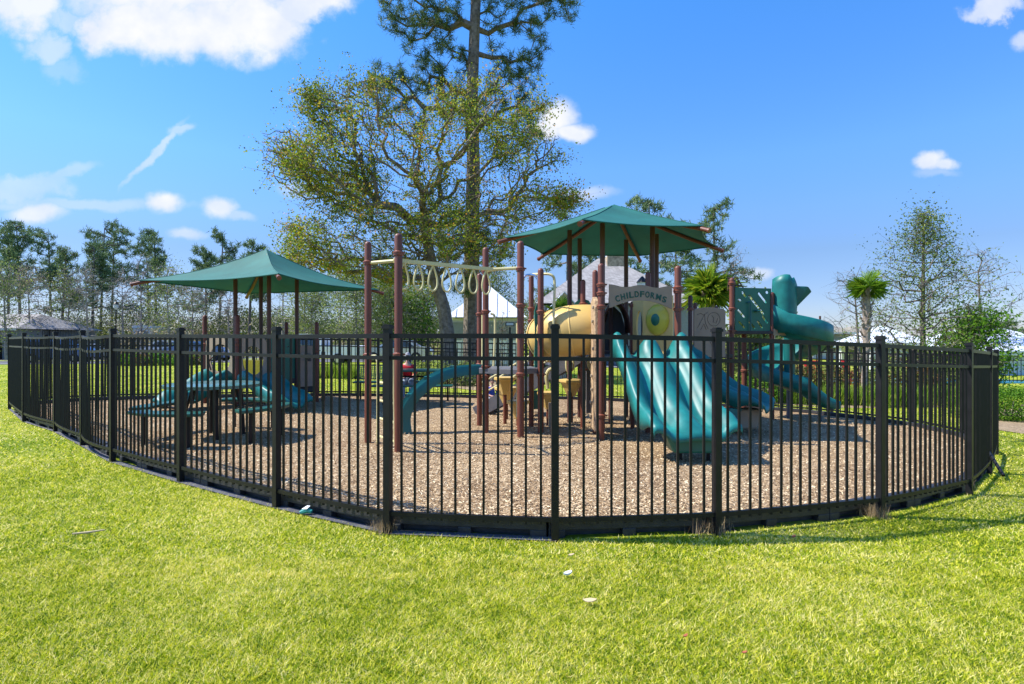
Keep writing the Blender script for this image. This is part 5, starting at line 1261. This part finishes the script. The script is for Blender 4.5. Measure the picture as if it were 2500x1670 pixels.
for i, (px, lb) in enumerate(br_):
    p = P(px, 0, 15.8); bush((p.x, p.y), (.62, .5, .36), lf_bright, lb, 430 + i, 2600, .07, 'shrub', 'bright shrubs behind the back fence')
for i, (px, lb) in enumerate([(1068, 'dark green shrub right of the person in red'), (1010, 'low shrub beside the back fence by the person'), (1135, 'round shrub at the base of the tallest pine')]):
    p = P(px, 0, 19); bush((p.x, p.y), (.5, .4, .38), lf_under, lb, 440 + i, 1500, .09, 'shrub')
def tuftgrass(x, y, h, n, m, seed, w=.02, sp=.25):
    r = np.random.default_rng(seed); b0 = np.stack([x + r.normal(0, sp * .35, n), y + r.normal(0, sp * .35, n), np.full(n, gz(x, y))], 1); a = r.random(n) * 6.28; l_ = r.uniform(.1, .75, n) * h; hh = h * r.uniform(.55, 1.1, n)
    tip = b0 + np.stack([np.cos(a) * l_, np.sin(a) * l_, hh], 1); s = np.stack([np.cos(a + 1.57), np.sin(a + 1.57), 0 * a], 1) * w / 2
    return np.stack([b0 - s, b0 + s, tip], 1)
k = 0
for px in list(range(795, 880, 22)):
    p = P(px + random.uniform(-6, 6), 0, 21 + random.uniform(-.6, .6)); o = npmesh('ornamental_grass', tuftgrass(p.x, p.y, .62, 340, lf_blade, 500 + k, .022, .5), 3, lf_blade, at=(p.x, p.y, gz(p.x, p.y)))
    tag(o, 'green ornamental grass clump, %s from the left in the row behind the far ring ladder post' % ORD[k], 'grass clump', 'ornamental grass clumps beyond the back fence'); k += 1
k = 0
for i in range(24):
    p = P(1905 + i * 19 + random.uniform(-6, 6), 0, 15.9 + random.uniform(-.4, .6)); o = npmesh('ornamental_grass', tuftgrass(p.x, p.y, .62, 260, lf_blade, 540 + i, .020, .5), 3, lf_blade, at=(p.x, p.y, gz(p.x, p.y)))
    tag(o, 'yellow green ornamental grass clump behind the right back fence, %s from the left' % ordn(k), 'grass clump', 'ornamental grass clumps behind the right back fence'); k += 1
for i in range(10):
    p = P(290 + i * 22, 0, 33 + random.uniform(-.5, .5)); bush((p.x, p.y), (.5, .4, .35), lf_bright if i % 3 else lf_rust, 'low hedge plant by the road left of the toddler structure, %s from the left' % ORD[i], 460 + i, 700, .12, 'hedge_plant', 'low hedge plants along the road')
# pine straw beds
def patch(px0, px1, Z0, Z1, m, name, dz=.012):
    q = MB(); rows = []
    for Z in np.linspace(Z0, Z1, 5):
        rows.append([Vector(((px0 + (px1 - px0) * t - CX) * Z / F, Z + .3 * math.sin(t * 9), gz((px0 + (px1 - px0) * t - CX) * Z / F, Z) + dz)) for t in np.linspace(0, 1, 13)])
    q.grid(rows); return tag(q.build(name, m), kind='structure')
m_straw = mat('pine straw bed', (.16, .105, .055), .95, col2=(.38, .28, .16), vscale=22, detail=8, bump=.7, bscale=50)
patch(1075, 1250, 17.5, 26, m_straw, 'planting_bed'); patch(1700, 2330, 15.2, 22, m_straw, 'planting_bed')
gp_ = [G(2425, 1000), G(2500, 1004), G(2560, 1050), G(2530, 1066), G(2425, 1050)]
q = MB(); q.add([p + Vector((0, 0, .012)) for p in gp_], [tuple(range(5))]); tag(q.build('planting_bed', m_straw), kind='structure')
# dry straw tufts at post feet
for i, (px, py, sp, lb) in enumerate([(1728, 1300, .10, 'dry straw tuft left of the second front post from the right slide'), (2135, 1262, .08, 'dry straw tuft at the foot of the right front post'), (2340, 1190, .08, 'dry straw tuft by the border near the right end'), (940, 1300, .06, 'thin dry stalks at the foot of the post left of centre'), (1368, 1290, .05, 'dry twigs right of the nearest fence post')]):
    p = G(px, py); o = npmesh('straw_tuft', tuftgrass(p.x, p.y, .13, 260, lf_straw, 600 + i, .004, sp * 2), 3, lf_straw, at=p); tag(o, ['dry straw tuft at the foot of the post before the main slide', 'dry straw tuft at the foot of the third post from the right', 'dry straw tuft by the border near the right corner post', 'thin dry stalks at the foot of the post left of the nearest post', 'dry twigs right of the nearest fence post'][i], 'dry grass')

# ------------------------------------------------------------------ litter and leaves on the lawn
def flatleaf(px, py, s_, m, name, label, cat, rz=0, th=.004):
    p = G(px, py) + Vector((0, 0, .035)); q = MB(); pl = [(s_ * math.cos(t) * (1 + .2 * math.sin(3 * t)), s_ * .45 * math.sin(t)) for t in np.linspace(0, 6.1, 12)]
    q.prism(pl, p, (math.cos(rz), math.sin(rz), .15), (-math.sin(rz), math.cos(rz), .25), th); return tag(q.build(name, m, at=p), label, cat)
m_lit = mat('teal wrapper', (.03, .25, .22), .4, var=.3, vscale=40)
m_leafd = mat('dry leaf', (.45, .36, .20), .8); m_leafr = mat('rust leaf', (.35, .10, .04), .8)
flatleaf(1387, 1414, .026, m_white, 'paper_scrap', 'white paper scrap on the grass before the nearest fence post', 'scrap', .3, .012); flatleaf(1440, 1482, .035, m_leafd, 'fallen_leaf', 'long pale yellow leaf on the grass below the white scrap', 'leaf', -.3)
flatleaf(1395, 1368, .02, m_leafd, 'fallen_leaf', 'small pale leaf just above the white scrap', 'leaf', .2); flatleaf(1938, 1322, .022, m_leafr, 'fallen_leaf', 'rust leaf in the fence shadow right of centre', 'leaf', .5)
flatleaf(1674, 1570, .014, m_leafr, 'fallen_leaf', 'small rust leaf low in the lawn right of centre', 'leaf', .5); flatleaf(1818, 1612, .012, m_leafr, 'fallen_leaf', 'smallest rust leaf near the bottom right of the lawn', 'leaf', .1)
p = G(748, 1262) + Vector((0, 0, .03)); cr_ = thing('drink_wrapper', p, 'crumpled teal and white wrapper on the grass left of centre', 'litter')
q = MB(); q.tube([p + Vector((-.05, 0, 0)), p + Vector((0, .01, .02)), p + Vector((.045, 0, .01))], [.015, .026, .014], 7); q.build('wrapper_body', m_lit, cr_); q = MB(); q.prism([(-.04, 0), (.0, .025), (.03, .01), (.01, -.02)], p + Vector((.0, -.0, .04)), (1, 0, .3), (0, 1, .5), .004); q.build('label_film', m_white, cr_)
p = G(215, 1311) + Vector((0, 0, .03)); q = MB(); q.tube([p + Vector((-.09, -.03, 0)), p, p + Vector((.09, .04, .005))], [.006, .009, .005], 6); tag(q.build('fallen_twig', m_leafd, at=p), 'pale dry twig lying on the lawn at the left', 'twig')

# ------------------------------------------------------------------ roads
def strip(name, pts, w0, w1, m, dz):
    q = MB(); rows = []
    for (x, y) in pts: rows.append([Vector((x, y + w, gz(x, y + w) + dz)) for w in np.linspace(w0, w1, 4)])
    q.grid(rows); return tag(q.build(name, m), kind='structure')
rp = [(x, 38 - .10 * (x + 20) * (1 if x < -20 else .2) + 0) for x in np.linspace(-120, 10, 40)]
strip('road', rp, 0, 7.5, m_asph, .012); strip('kerb', rp, -.35, 0, m_conc, .09); strip('kerb', rp, 7.5, 7.9, m_conc, .09)
rp2 = [(x, 56) for x in np.linspace(-120, 5, 30)]; strip('parking_lot', rp2, -5, 4, m_asph, .012)

# ------------------------------------------------------------------ cars
def car(x, y, ang, m, label, kind='sedan', S=1.0):
    z = gz(x, y) + .02; root = thing('parked_car', (x, y, z), label, 'car')
    prof = {'sedan': [(-2.25, .35), (-2.3, .75), (-2.1, .95), (-1.5, 1.0), (-.9, 1.4), (.4, 1.42), (1.1, 1.0), (2.1, .85), (2.3, .65), (2.3, .35)],
            'suv': [(-2.3, .4), (-2.35, 1.0), (-2.2, 1.65), (-1.9, 1.75), (.3, 1.75), (1.0, 1.15), (2.1, 1.02), (2.3, .8), (2.3, .4)],
            'pickup': [(-2.8, .5), (-2.8, 1.1), (-.7, 1.1), (-.65, 1.75), (.6, 1.78), (1.25, 1.2), (2.5, 1.08), (2.7, .85), (2.7, .5)]}[kind]
    gl = {'sedan': [(-1.35, 1.02), (-.85, 1.34), (.35, 1.36), (.95, 1.02)], 'suv': [(-2.05, 1.12), (-1.95, 1.62), (.2, 1.64), (.8, 1.14)], 'pickup': [(-.55, 1.15), (-.5, 1.66), (.5, 1.68), (1.05, 1.2)]}[kind]
    e = Vector((math.cos(ang), math.sin(ang), 0)); s_ = Vector((-e.y, e.x, 0)); c = Vector((x, y, z))
    q = MB(); n_ = len(prof); secs = []
    for off, ins in ((-.9, 0), (.9, 0)): secs.append([c + e * px_ + s_ * off * (1 - .14 * max(0, pz - 1.0)) + Vector((0, 0, pz)) for px_, pz in prof])
    q.add(secs[0] + secs[1], [tuple(range(n_)), tuple(range(n_, 2 * n_))[::-1]] + [(k_, (k_ + 1) % n_, n_ + (k_ + 1) % n_, n_ + k_) for k_ in range(n_)])
    body = q.build('body', m, root, bevel=.05)
    for sg in (-1, 1):
        q = MB(); q.add([c + e * a + s_ * sg * (.912 * (1 - .14 * max(0, zz_ - 1.0)) + .004) + Vector((0, 0, zz_)) for a, zz_ in gl], [(0, 1, 2, 3)]); q.build('side_window', m_glass, root)
        for wx in (prof[0][0] * .62, prof[-1][0] * .62):
            q = MB(); cc2 = c + e * wx + s_ * sg * .84 + Vector((0, 0, .34)); q.tube([cc2 - s_ * .1, cc2 + s_ * .1], .34, 18); w_ = q.build('wheel', m_tyre, root, smooth=True)
            q = MB(); q.tube([cc2 + s_ * sg * .09, cc2 + s_ * sg * .115], .19, 14); q.build('rim', m_steel, w_)
        q = MB(); q.box(c + e * (prof[-1][0] - .02) + s_ * sg * .65 + Vector((0, 0, .72)), (.08, .35, .15), ang); q.build('headlight', m_lens, root, bevel=.02)
    # windscreen
    i_ = 3 if kind == 'suv' else 4
    tp_, bt_ = {'sedan': ((.42, 1.39), (1.05, 1.03)), 'suv': ((.34, 1.71), (.96, 1.19)), 'pickup': ((.64, 1.74), (1.21, 1.24))}[kind]
    q = MB(); q.add([c + e * (tp_[0] + .03) + s_ * .7 + Vector((0, 0, tp_[1])), c + e * (tp_[0] + .03) - s_ * .7 + Vector((0, 0, tp_[1])), c + e * (bt_[0] + .03) - s_ * .78 + Vector((0, 0, bt_[1])), c + e * (bt_[0] + .03) + s_ * .78 + Vector((0, 0, bt_[1]))], [(0, 1, 2, 3)]); q.build('windscreen', m_glass, root)
    return root
p = P(790, 0, 33.5); car(p.x - .6, p.y, R(180), m_carw, 'white pickup truck on the road behind the fence left of the ring ladder', 'pickup')
p = P(985, 0, 38); car(p.x - .4, p.y, R(180), m_cars, 'silver sedan on the road beyond the person in red', 'sedan')
p = P(400, 0, 58); car(p.x, p.y, R(170), m_cars, 'silver car parked far off left of the toddler structure', 'suv')
p = P(470, 0, 40); car(p.x, p.y + 1, R(0), m_carb, 'blue sedan on the road behind the porthole panel', 'sedan')
p = P(95, 0, 42); car(p.x, p.y + 2, R(10), m_carb, 'dark blue car seen through the left end of the fence', 'suv')
p = P(180, 0, 52); car(p.x, p.y + 1.5, R(10), m_cars, 'grey car behind the left bays of the fence', 'sedan')
p = P(365, 0, 66); sh = thing('white_shed', (p.x, p.y, gz(p.x, p.y)), 'white shed with grey door beneath the pines at the left', 'shed')
q = MB(); q.box((p.x, p.y, 1.45), (1.9, 3, 3.2)); q.build('wall', m_white, sh); q = MB(); q.prism([(-1.05, 3.0), (1.05, 3.0), (.9, 3.3), (-.9, 3.3)], (p.x, p.y, 0), (1, 0, 0), (0, 0, 1), 3.2); q.build('roof', m_trim, sh); q = MB(); q.box((p.x + .2, p.y - 1.51, 1.4), (1.3, .04, 2.5)); q.build('door', m_wall, sh)

# ------------------------------------------------------------------ lamp posts, sign
def lamp(px, Z, top, label, kind='lantern'):
    bo = P(px, 0, Z); z0 = gz(bo.x, bo.y); zt = H + (CY - top) * Z / F; root = thing('street_lamp', (bo.x, bo.y, z0), label, 'street lamp')
    q = MB(); q.tube([(bo.x, bo.y, z0 - .1), (bo.x, bo.y, zt - .3)], [.07, .045], 8); q.build('pole', m_fence, root, smooth=True)
    if kind == 'lantern':
        q = MB(); q.lathe((bo.x, bo.y, zt - .6), [(.08, 0), (.22, .2), (.24, .5)], 10); q.build('lantern_glass', m_trim, root); q = MB(); q.lathe((bo.x, bo.y, zt - .1), [(.28, 0), (.2, .12), (.03, .3)], 10); q.build('lantern_cap', m_fence, root)
    else:
        q = MB(); q.box((bo.x, bo.y, zt - .15), (.42, .3, .18)); q.build('lamp_head', m_fence, root, bevel=.02); q = MB(); q.box((bo.x, bo.y - .152, zt - .15), (.34, .01, .12)); q.build('lens', m_trim, root)
    return root
lamp(283, 55, 742, 'lantern street lamp among the left trees'); lamp(1245, 27, 785, 'square headed lamp before the white roofed pavilion', 'box'); lamp(1568, 26, 686, 'dark lantern just above the arch sign')
def far_fence(name, A, B, h, label, step=.14):
    A = Vector(A); B = Vector(B); root = thing(name, A, label, 'fence'); n = int((B - A).length / 2.4); pk = MB()
    for i in range(n + 1):
        p = A.lerp(B, i / n); q = MB(); q.box((p.x, p.y, p.z + h / 2), (.06, .06, h + .06)); q.build('fence_post', m_fence, root)
    m_ = int((B - A).length / step)
    for i in range(m_): p = A.lerp(B, (i + .5) / m_); pk.box((p.x, p.y, p.z + h / 2), (.02, .02, h - .1))
    pn = pk.build('picket_panel', m_fence, root)
    for z in (.12, h - .22, h - .06): q = MB(); q.beam(A + Vector((0, 0, z)), B + Vector((0, 0, z)), .03, .035); q.build('rail', m_fence, pn)
    return root
a = P(2330, 0, 26); b2 = P(2750, 0, 24); far_fence('metal_fence', (a.x, a.y, -.45), (b2.x, b2.y, -.45), 1.25, 'black pool fence behind the rounded shrub at the right edge')
a = P(-150, 0, 48); b2 = P(195, 0, 58); far_fence('metal_fence', (a.x, a.y, 1.2), (b2.x, b2.y, 1.2), 1.6, 'tall dark fence at the far left beyond the road')
far = bpy.data.objects['metal_fence.002'] if 'metal_fence.002' in bpy.data.objects else None
if far: 
    q = MB(); q.beam((a.x, a.y, .55), (b2.x, b2.y, .55), .1, 1.5); q.build('lower_screen', m_fence, far)
a = P(1040, 0, 20.5); b2 = P(1330, 0, 20.0); far_fence('metal_fence', (a.x, a.y, gz(a.x, a.y)), (b2.x, b2.y, gz(b2.x, b2.y)), 1.15, 'low dark fence between the tree trunks and the pavilion', .12)

# ------------------------------------------------------------------ buildings
def hip(q, x0, x1, y0, y1, z0, z1, ridge=0.0, ov=.4):
    x0 -= ov; x1 += ov; y0 -= ov; y1 += ov; cx_ = (x0 + x1) / 2; cy_ = (y0 + y1) / 2; r_ = ridge / 2
    q.add([(x0, y0, z0), (x1, y0, z0), (x1, y1, z0), (x0, y1, z0), (cx_ - r_, cy_, z1), (cx_ + r_, cy_, z1)], [(0, 1, 5, 4), (1, 2, 5), (2, 3, 4, 5), (3, 0, 4), (3, 2, 1, 0)])
def seams(root, roof, x0, x1, y0, y1, z0, z1, m, step=.55, ov=.4):
    q = MB(); x0 -= ov; x1 += ov; y0 -= ov; y1 += ov; cx_ = (x0 + x1) / 2; cy_ = (y0 + y1) / 2; n = int((x1 - x0) / step)
    for k in range(1, n):
        x = x0 + (x1 - x0) * k / n; t = 1 - abs(x - cx_) / ((x1 - x0) / 2); q.beam((x, y0, z0 + .03), (x, y0 + (cy_ - y0) * t, z0 + .03 + (z1 - z0) * t), .04, .05)
    q.build('roof_seam', m, roof)
def window(root, parent, x, y, z, w, h):
    q = MB(); q.box((x, y, z), (w, .06, h)); f = q.build('window', m_trim, parent); q = MB(); q.box((x, y - .034, z), (w - .14, .02, h - .14)); q.build('pane', m_glass, f)
# pavilion with white metal hip roof
Zb = 34.0; x0 = P(1105, 0, Zb).x; x1 = P(1270, 0, Zb).x; zt = P(0, 700, Zb + 2).z; ze = P(0, 776, Zb).z
pv = thing('pavilion', ((x0 + x1) / 2, Zb + 2, -.3), 'grey pavilion with white standing seam hip roof behind the pine trunk', 'building')
q = MB(); q.box(((x0 + x1) / 2, Zb + 2, (ze - .3) / 2 - .05), (x1 - x0, 4, ze + .3)); wl_ = q.build('wall', m_walll, pv)
q = MB(); q.box(((x0 + x1) / 2, Zb - .03, ze - .75), (x1 - x0 + .04, .1, .9)); q.build('frieze', m_wall, pv)
q = MB(); hip(q, x0, x1, Zb, Zb + 4, ze, zt, .3); rf = q.build('roof', m_metroof, pv); seams(pv, rf, x0, x1, Zb, Zb + 4, ze, zt, m_metroof)
for k in range(6):
    x = x0 + .35 + k * (x1 - x0 - .7) / 5; q = MB(); q.box((x, Zb - .05, .9), (.5, .06, 1.7)); dr = q.build('shutter', m_trim, pv); q = MB(); q.box((x, Zb - .085, 1.58), (.42, .02, .14)); q.build('louvre', m_wall, dr)
# shingled house
Zb = 44.0; x0 = P(1325, 0, Zb).x; x1 = P(1690, 0, Zb).x; ze = P(0, 742, Zb).z; zt = P(0, 632, Zb + 6).z; w_ = x1 - x0
hs_ = thing('clubhouse', ((x0 + x1) / 2, Zb + 6, -.3), 'large house with grey shingled hip roof and stone cupola behind the play structure', 'building')
q = MB(); q.box(((x0 + x1) / 2, Zb + 6, ze / 2 - .3), (w_, 12, ze + .3)); q.build('wall', m_wall, hs_)
q = MB(); hip(q, x0, x1, Zb, Zb + 12, ze, zt, 1.2, .6); q.build('roof', m_shing, hs_)
q = MB(); cx_ = P(1500, 0, Zb + 6).x; q.box((cx_, Zb + 5.5, zt - .85), (1.7, 1.6, 1.8)); cu = q.build('cupola', m_stone, hs_); q = MB(); q.box((cx_, Zb + 5.5, zt + .55), (1.5, 1.5, 1.0)); q.build('cupola_roof', m_metroof, cu)
gx = P(1378, 0, 40).x; gz_ = P(0, 715, 40).z; q = MB(); q.prism([(-1.35, gz_ - 1.6), (0, gz_), (1.35, gz_ - 1.6), (1.15, gz_ - 1.7), (0, gz_ - .3), (-1.15, gz_ - 1.7)], (gx, 40, 0), (1, 0, 0), (0, 0, 1), .25); gb_ = q.build('gable_trim', m_wood, hs_)
q = MB(); q.prism([(-1.1, gz_ - 1.7), (0, gz_ - .35), (1.1, gz_ - 1.7)], (gx, 40.2, 0), (1, 0, 0), (0, 0, 1), .1); q.build('gable_wall', m_dpost, gb_)
q = MB(); q.add([(gx, 39.9, gz_ + .04), (gx + 1.5, 39.9, gz_ - 1.6), (gx + 1.5, 45, gz_ - 1.6), (gx, 45, gz_ + .04), (gx - 1.5, 39.9, gz_ - 1.6), (gx - 1.5, 45, gz_ - 1.6)], [(0, 1, 2, 3), (0, 3, 5, 4)]); q.build('porch_roof', m_metroof, gb_, solid=.08)
for x in (-1.2, 1.2): q = MB(); q.box((gx + x, 40.1, (gz_ - 1.7) / 2), (.25, .25, gz_ - 1.7)); q.build('porch_column', m_wood, hs_)
# right-hand houses
def house(px0, px1, Z, eave, peak, wallm, roofm, label, ridge=.5, base=-.4, dpt=9, wins=3):
    x0 = P(px0, 0, Z).x; x1 = P(px1, 0, Z).x; ze = P(0, eave, Z).z; zt = P(0, peak, Z + dpt / 2).z; o = thing('house', ((x0 + x1) / 2, Z + dpt / 2, base), label, 'house')
    q = MB(); q.box(((x0 + x1) / 2, Z + dpt / 2, (ze + base) / 2), (x1 - x0, dpt, ze - base)); wl = q.build('wall', wallm, o)
    q = MB(); hip(q, x0, x1, Z, Z + dpt, ze, zt, (x1 - x0) * ridge, .5); rf = q.build('roof', roofm, o)
    q = MB(); q.box(((x0 + x1) / 2, Z - .52, ze - .08), (x1 - x0 + 1.0, .05, .2)); q.build('fascia', m_trim, o)
    for k in range(wins): window(o, wl, x0 + (k + .5) * (x1 - x0) / wins, Z - .02, max(base + 1.4, ze - 2.0), 1.1, 1.4)
    return o, rf, (x0, x1, Z, ze, zt)
h1, r1, _ = house(1975, 2078, 62, 813, 787, m_wall, m_shing2, 'two storey grey house with brown roof right of the spiral slide', .45, -.5, 8)
house(1985, 2070, 56, 845, 828, m_walll, m_shing2, 'lower front wing with brown roof before the grey house', .8, -.5, 5, 3)
q = MB(); pz = P(2002, 785, 66); q.tube([(pz.x, pz.y, pz.z - .6), (pz.x, pz.y, pz.z + .6)], .12, 8); q.build('vent_pipe', m_dpost, h1)
house(2090, 2230, 66, 822, 798, m_walll, m_shing2, 'pale house with brown roof behind the right palm trunk', .5, -.5, 8)
Zb = 34; x0 = P(2125, 0, Zb).x; x1 = P(2262, 0, Zb).x; ze = P(0, 838, Zb).z; zt = P(0, 795, Zb + 1.7).z
kp = thing('shade_pavilion', ((x0 + x1) / 2, Zb + 1.7, -.45), 'open pavilion with white pyramid metal roof and white columns at the right', 'pavilion')
q = MB(); hip(q, x0, x1, Zb, Zb + 3.4, ze, zt, .1, .2); rf = q.build('roof', m_metroof, kp); seams(kp, rf, x0, x1, Zb, Zb + 3.4, ze, zt, m_metroof, .5, .2)
q = MB(); q.box(((x0 + x1) / 2, Zb + 1.7, ze - .12), (x1 - x0 + .3, 3.7, .22)); q.build('fascia', m_trim, kp)
for x in (x0 + .25, (x0 + x1) / 2, x1 - .25):
    for y in (Zb + .1, Zb + 3.3): q = MB(); q.box((x, y, (ze - .45) / 2), (.32, .32, ze + .45)); q.build('column', m_trim, kp)
q = MB(); q.box(((x0 + x1) / 2, Zb + 3.2, .5), (x1 - x0 - .6, .1, 1.2)); q.build('back_wall', m_wall, kp)
# garage building right edge
Zb = 30; gx0 = P(2430, 0, Zb).x; gx1 = P(2640, 0, Zb).x; ga = thing('garage', ((gx0 + gx1) / 2, Zb + 3, -.45), 'white gabled garage with pale blue door at the right edge', 'building')
ze = P(0, 862, Zb).z; pk = P(0, 800, Zb).z
q = MB(); q.box(((gx0 + gx1) / 2, Zb + 3, (ze - .45) / 2), (gx1 - gx0, 6, ze + .45)); q.build('wall', m_wall, ga)
q = MB(); gcx = P(2435, 0, Zb).x; q.add([(gx0 - 1.2, Zb - .4, ze - .0), (gx1 + .4, Zb - .4, ze - .0), (gx1 + .4, Zb + 6.4, ze), (gx0 - 1.2, Zb + 6.4, ze), (gx0 + .2, Zb + 3, pk), (gx1 - 1.4, Zb + 3, pk)], [(0, 1, 5, 4), (1, 2, 5), (2, 3, 4, 5), (3, 0, 4), (3, 2, 1, 0)]); q.build('roof', m_metroof, ga)
q = MB(); q.box(((gx0 + gx1) / 2 - .6, Zb - .03, .15), (2.6, .06, 1.5)); q.build('door', mat('pale blue door', (.50, .62, .72), .5), ga); q = MB(); q.box(((gx0 + gx1) / 2, Zb - .42, ze - .02), (gx1 - gx0 + 1.6, .06, .22)); q.build('fascia', m_trim, ga)
# left grey roofed house and far roofs
house(-200, 38, 52, 803, 768, m_wall, m_shing, 'grey roofed house at the far left edge beyond the dark fence', .6, -.2, 10, 2)
house(470, 720, 95, 812, 775, m_walll, m_shing2, 'long brown roofed house far behind the toddler structure', .8, -.3, 12, 5)
house(215, 330, 92, 812, 797, m_walll, m_shing2, 'far brown roofed house behind the left pines', .7, -.3, 10, 3)
# red chairs and pool things
def redchair(px, Z, label):
    p = P(px, 0, Z); z = gz(p.x, p.y); o = thing('deck_chair', (p.x, p.y, z), label, 'chair', 'red deck chairs by the pool')
    q = MB(); q.box((p.x, p.y, z + .5), (.28, .4, .05)); q.build('seat', m_redch, o); q = MB(); q.beam((p.x, p.y + .25, z + .5), (p.x, p.y + .5, z + 1.0), .28, .04); q.build('backrest', m_redch, o)
    for sx in (-.11, .11):
        for sy in (-.17, .17): q = MB(); q.box((p.x + sx, p.y + sy, z + .24), (.05, .05, .5)); q.build('leg', m_redch, o)
redchair(1978, 24, 'red deck chair nearest the spiral slide'); redchair(2004, 24.4, 'red deck chair right of the one nearest the spiral slide'); redchair(2077, 24, 'red deck chair left of the right palm trunk')
pl = MB(); a0 = P(2100, 0, 23); pl.box((P(2290, 0, 25).x, 26, -.40), (9, 3, .03)); tag(pl.build('pool_water', mat('pool water', (.02, .30, .48), .08, spec=.8)), kind='structure')
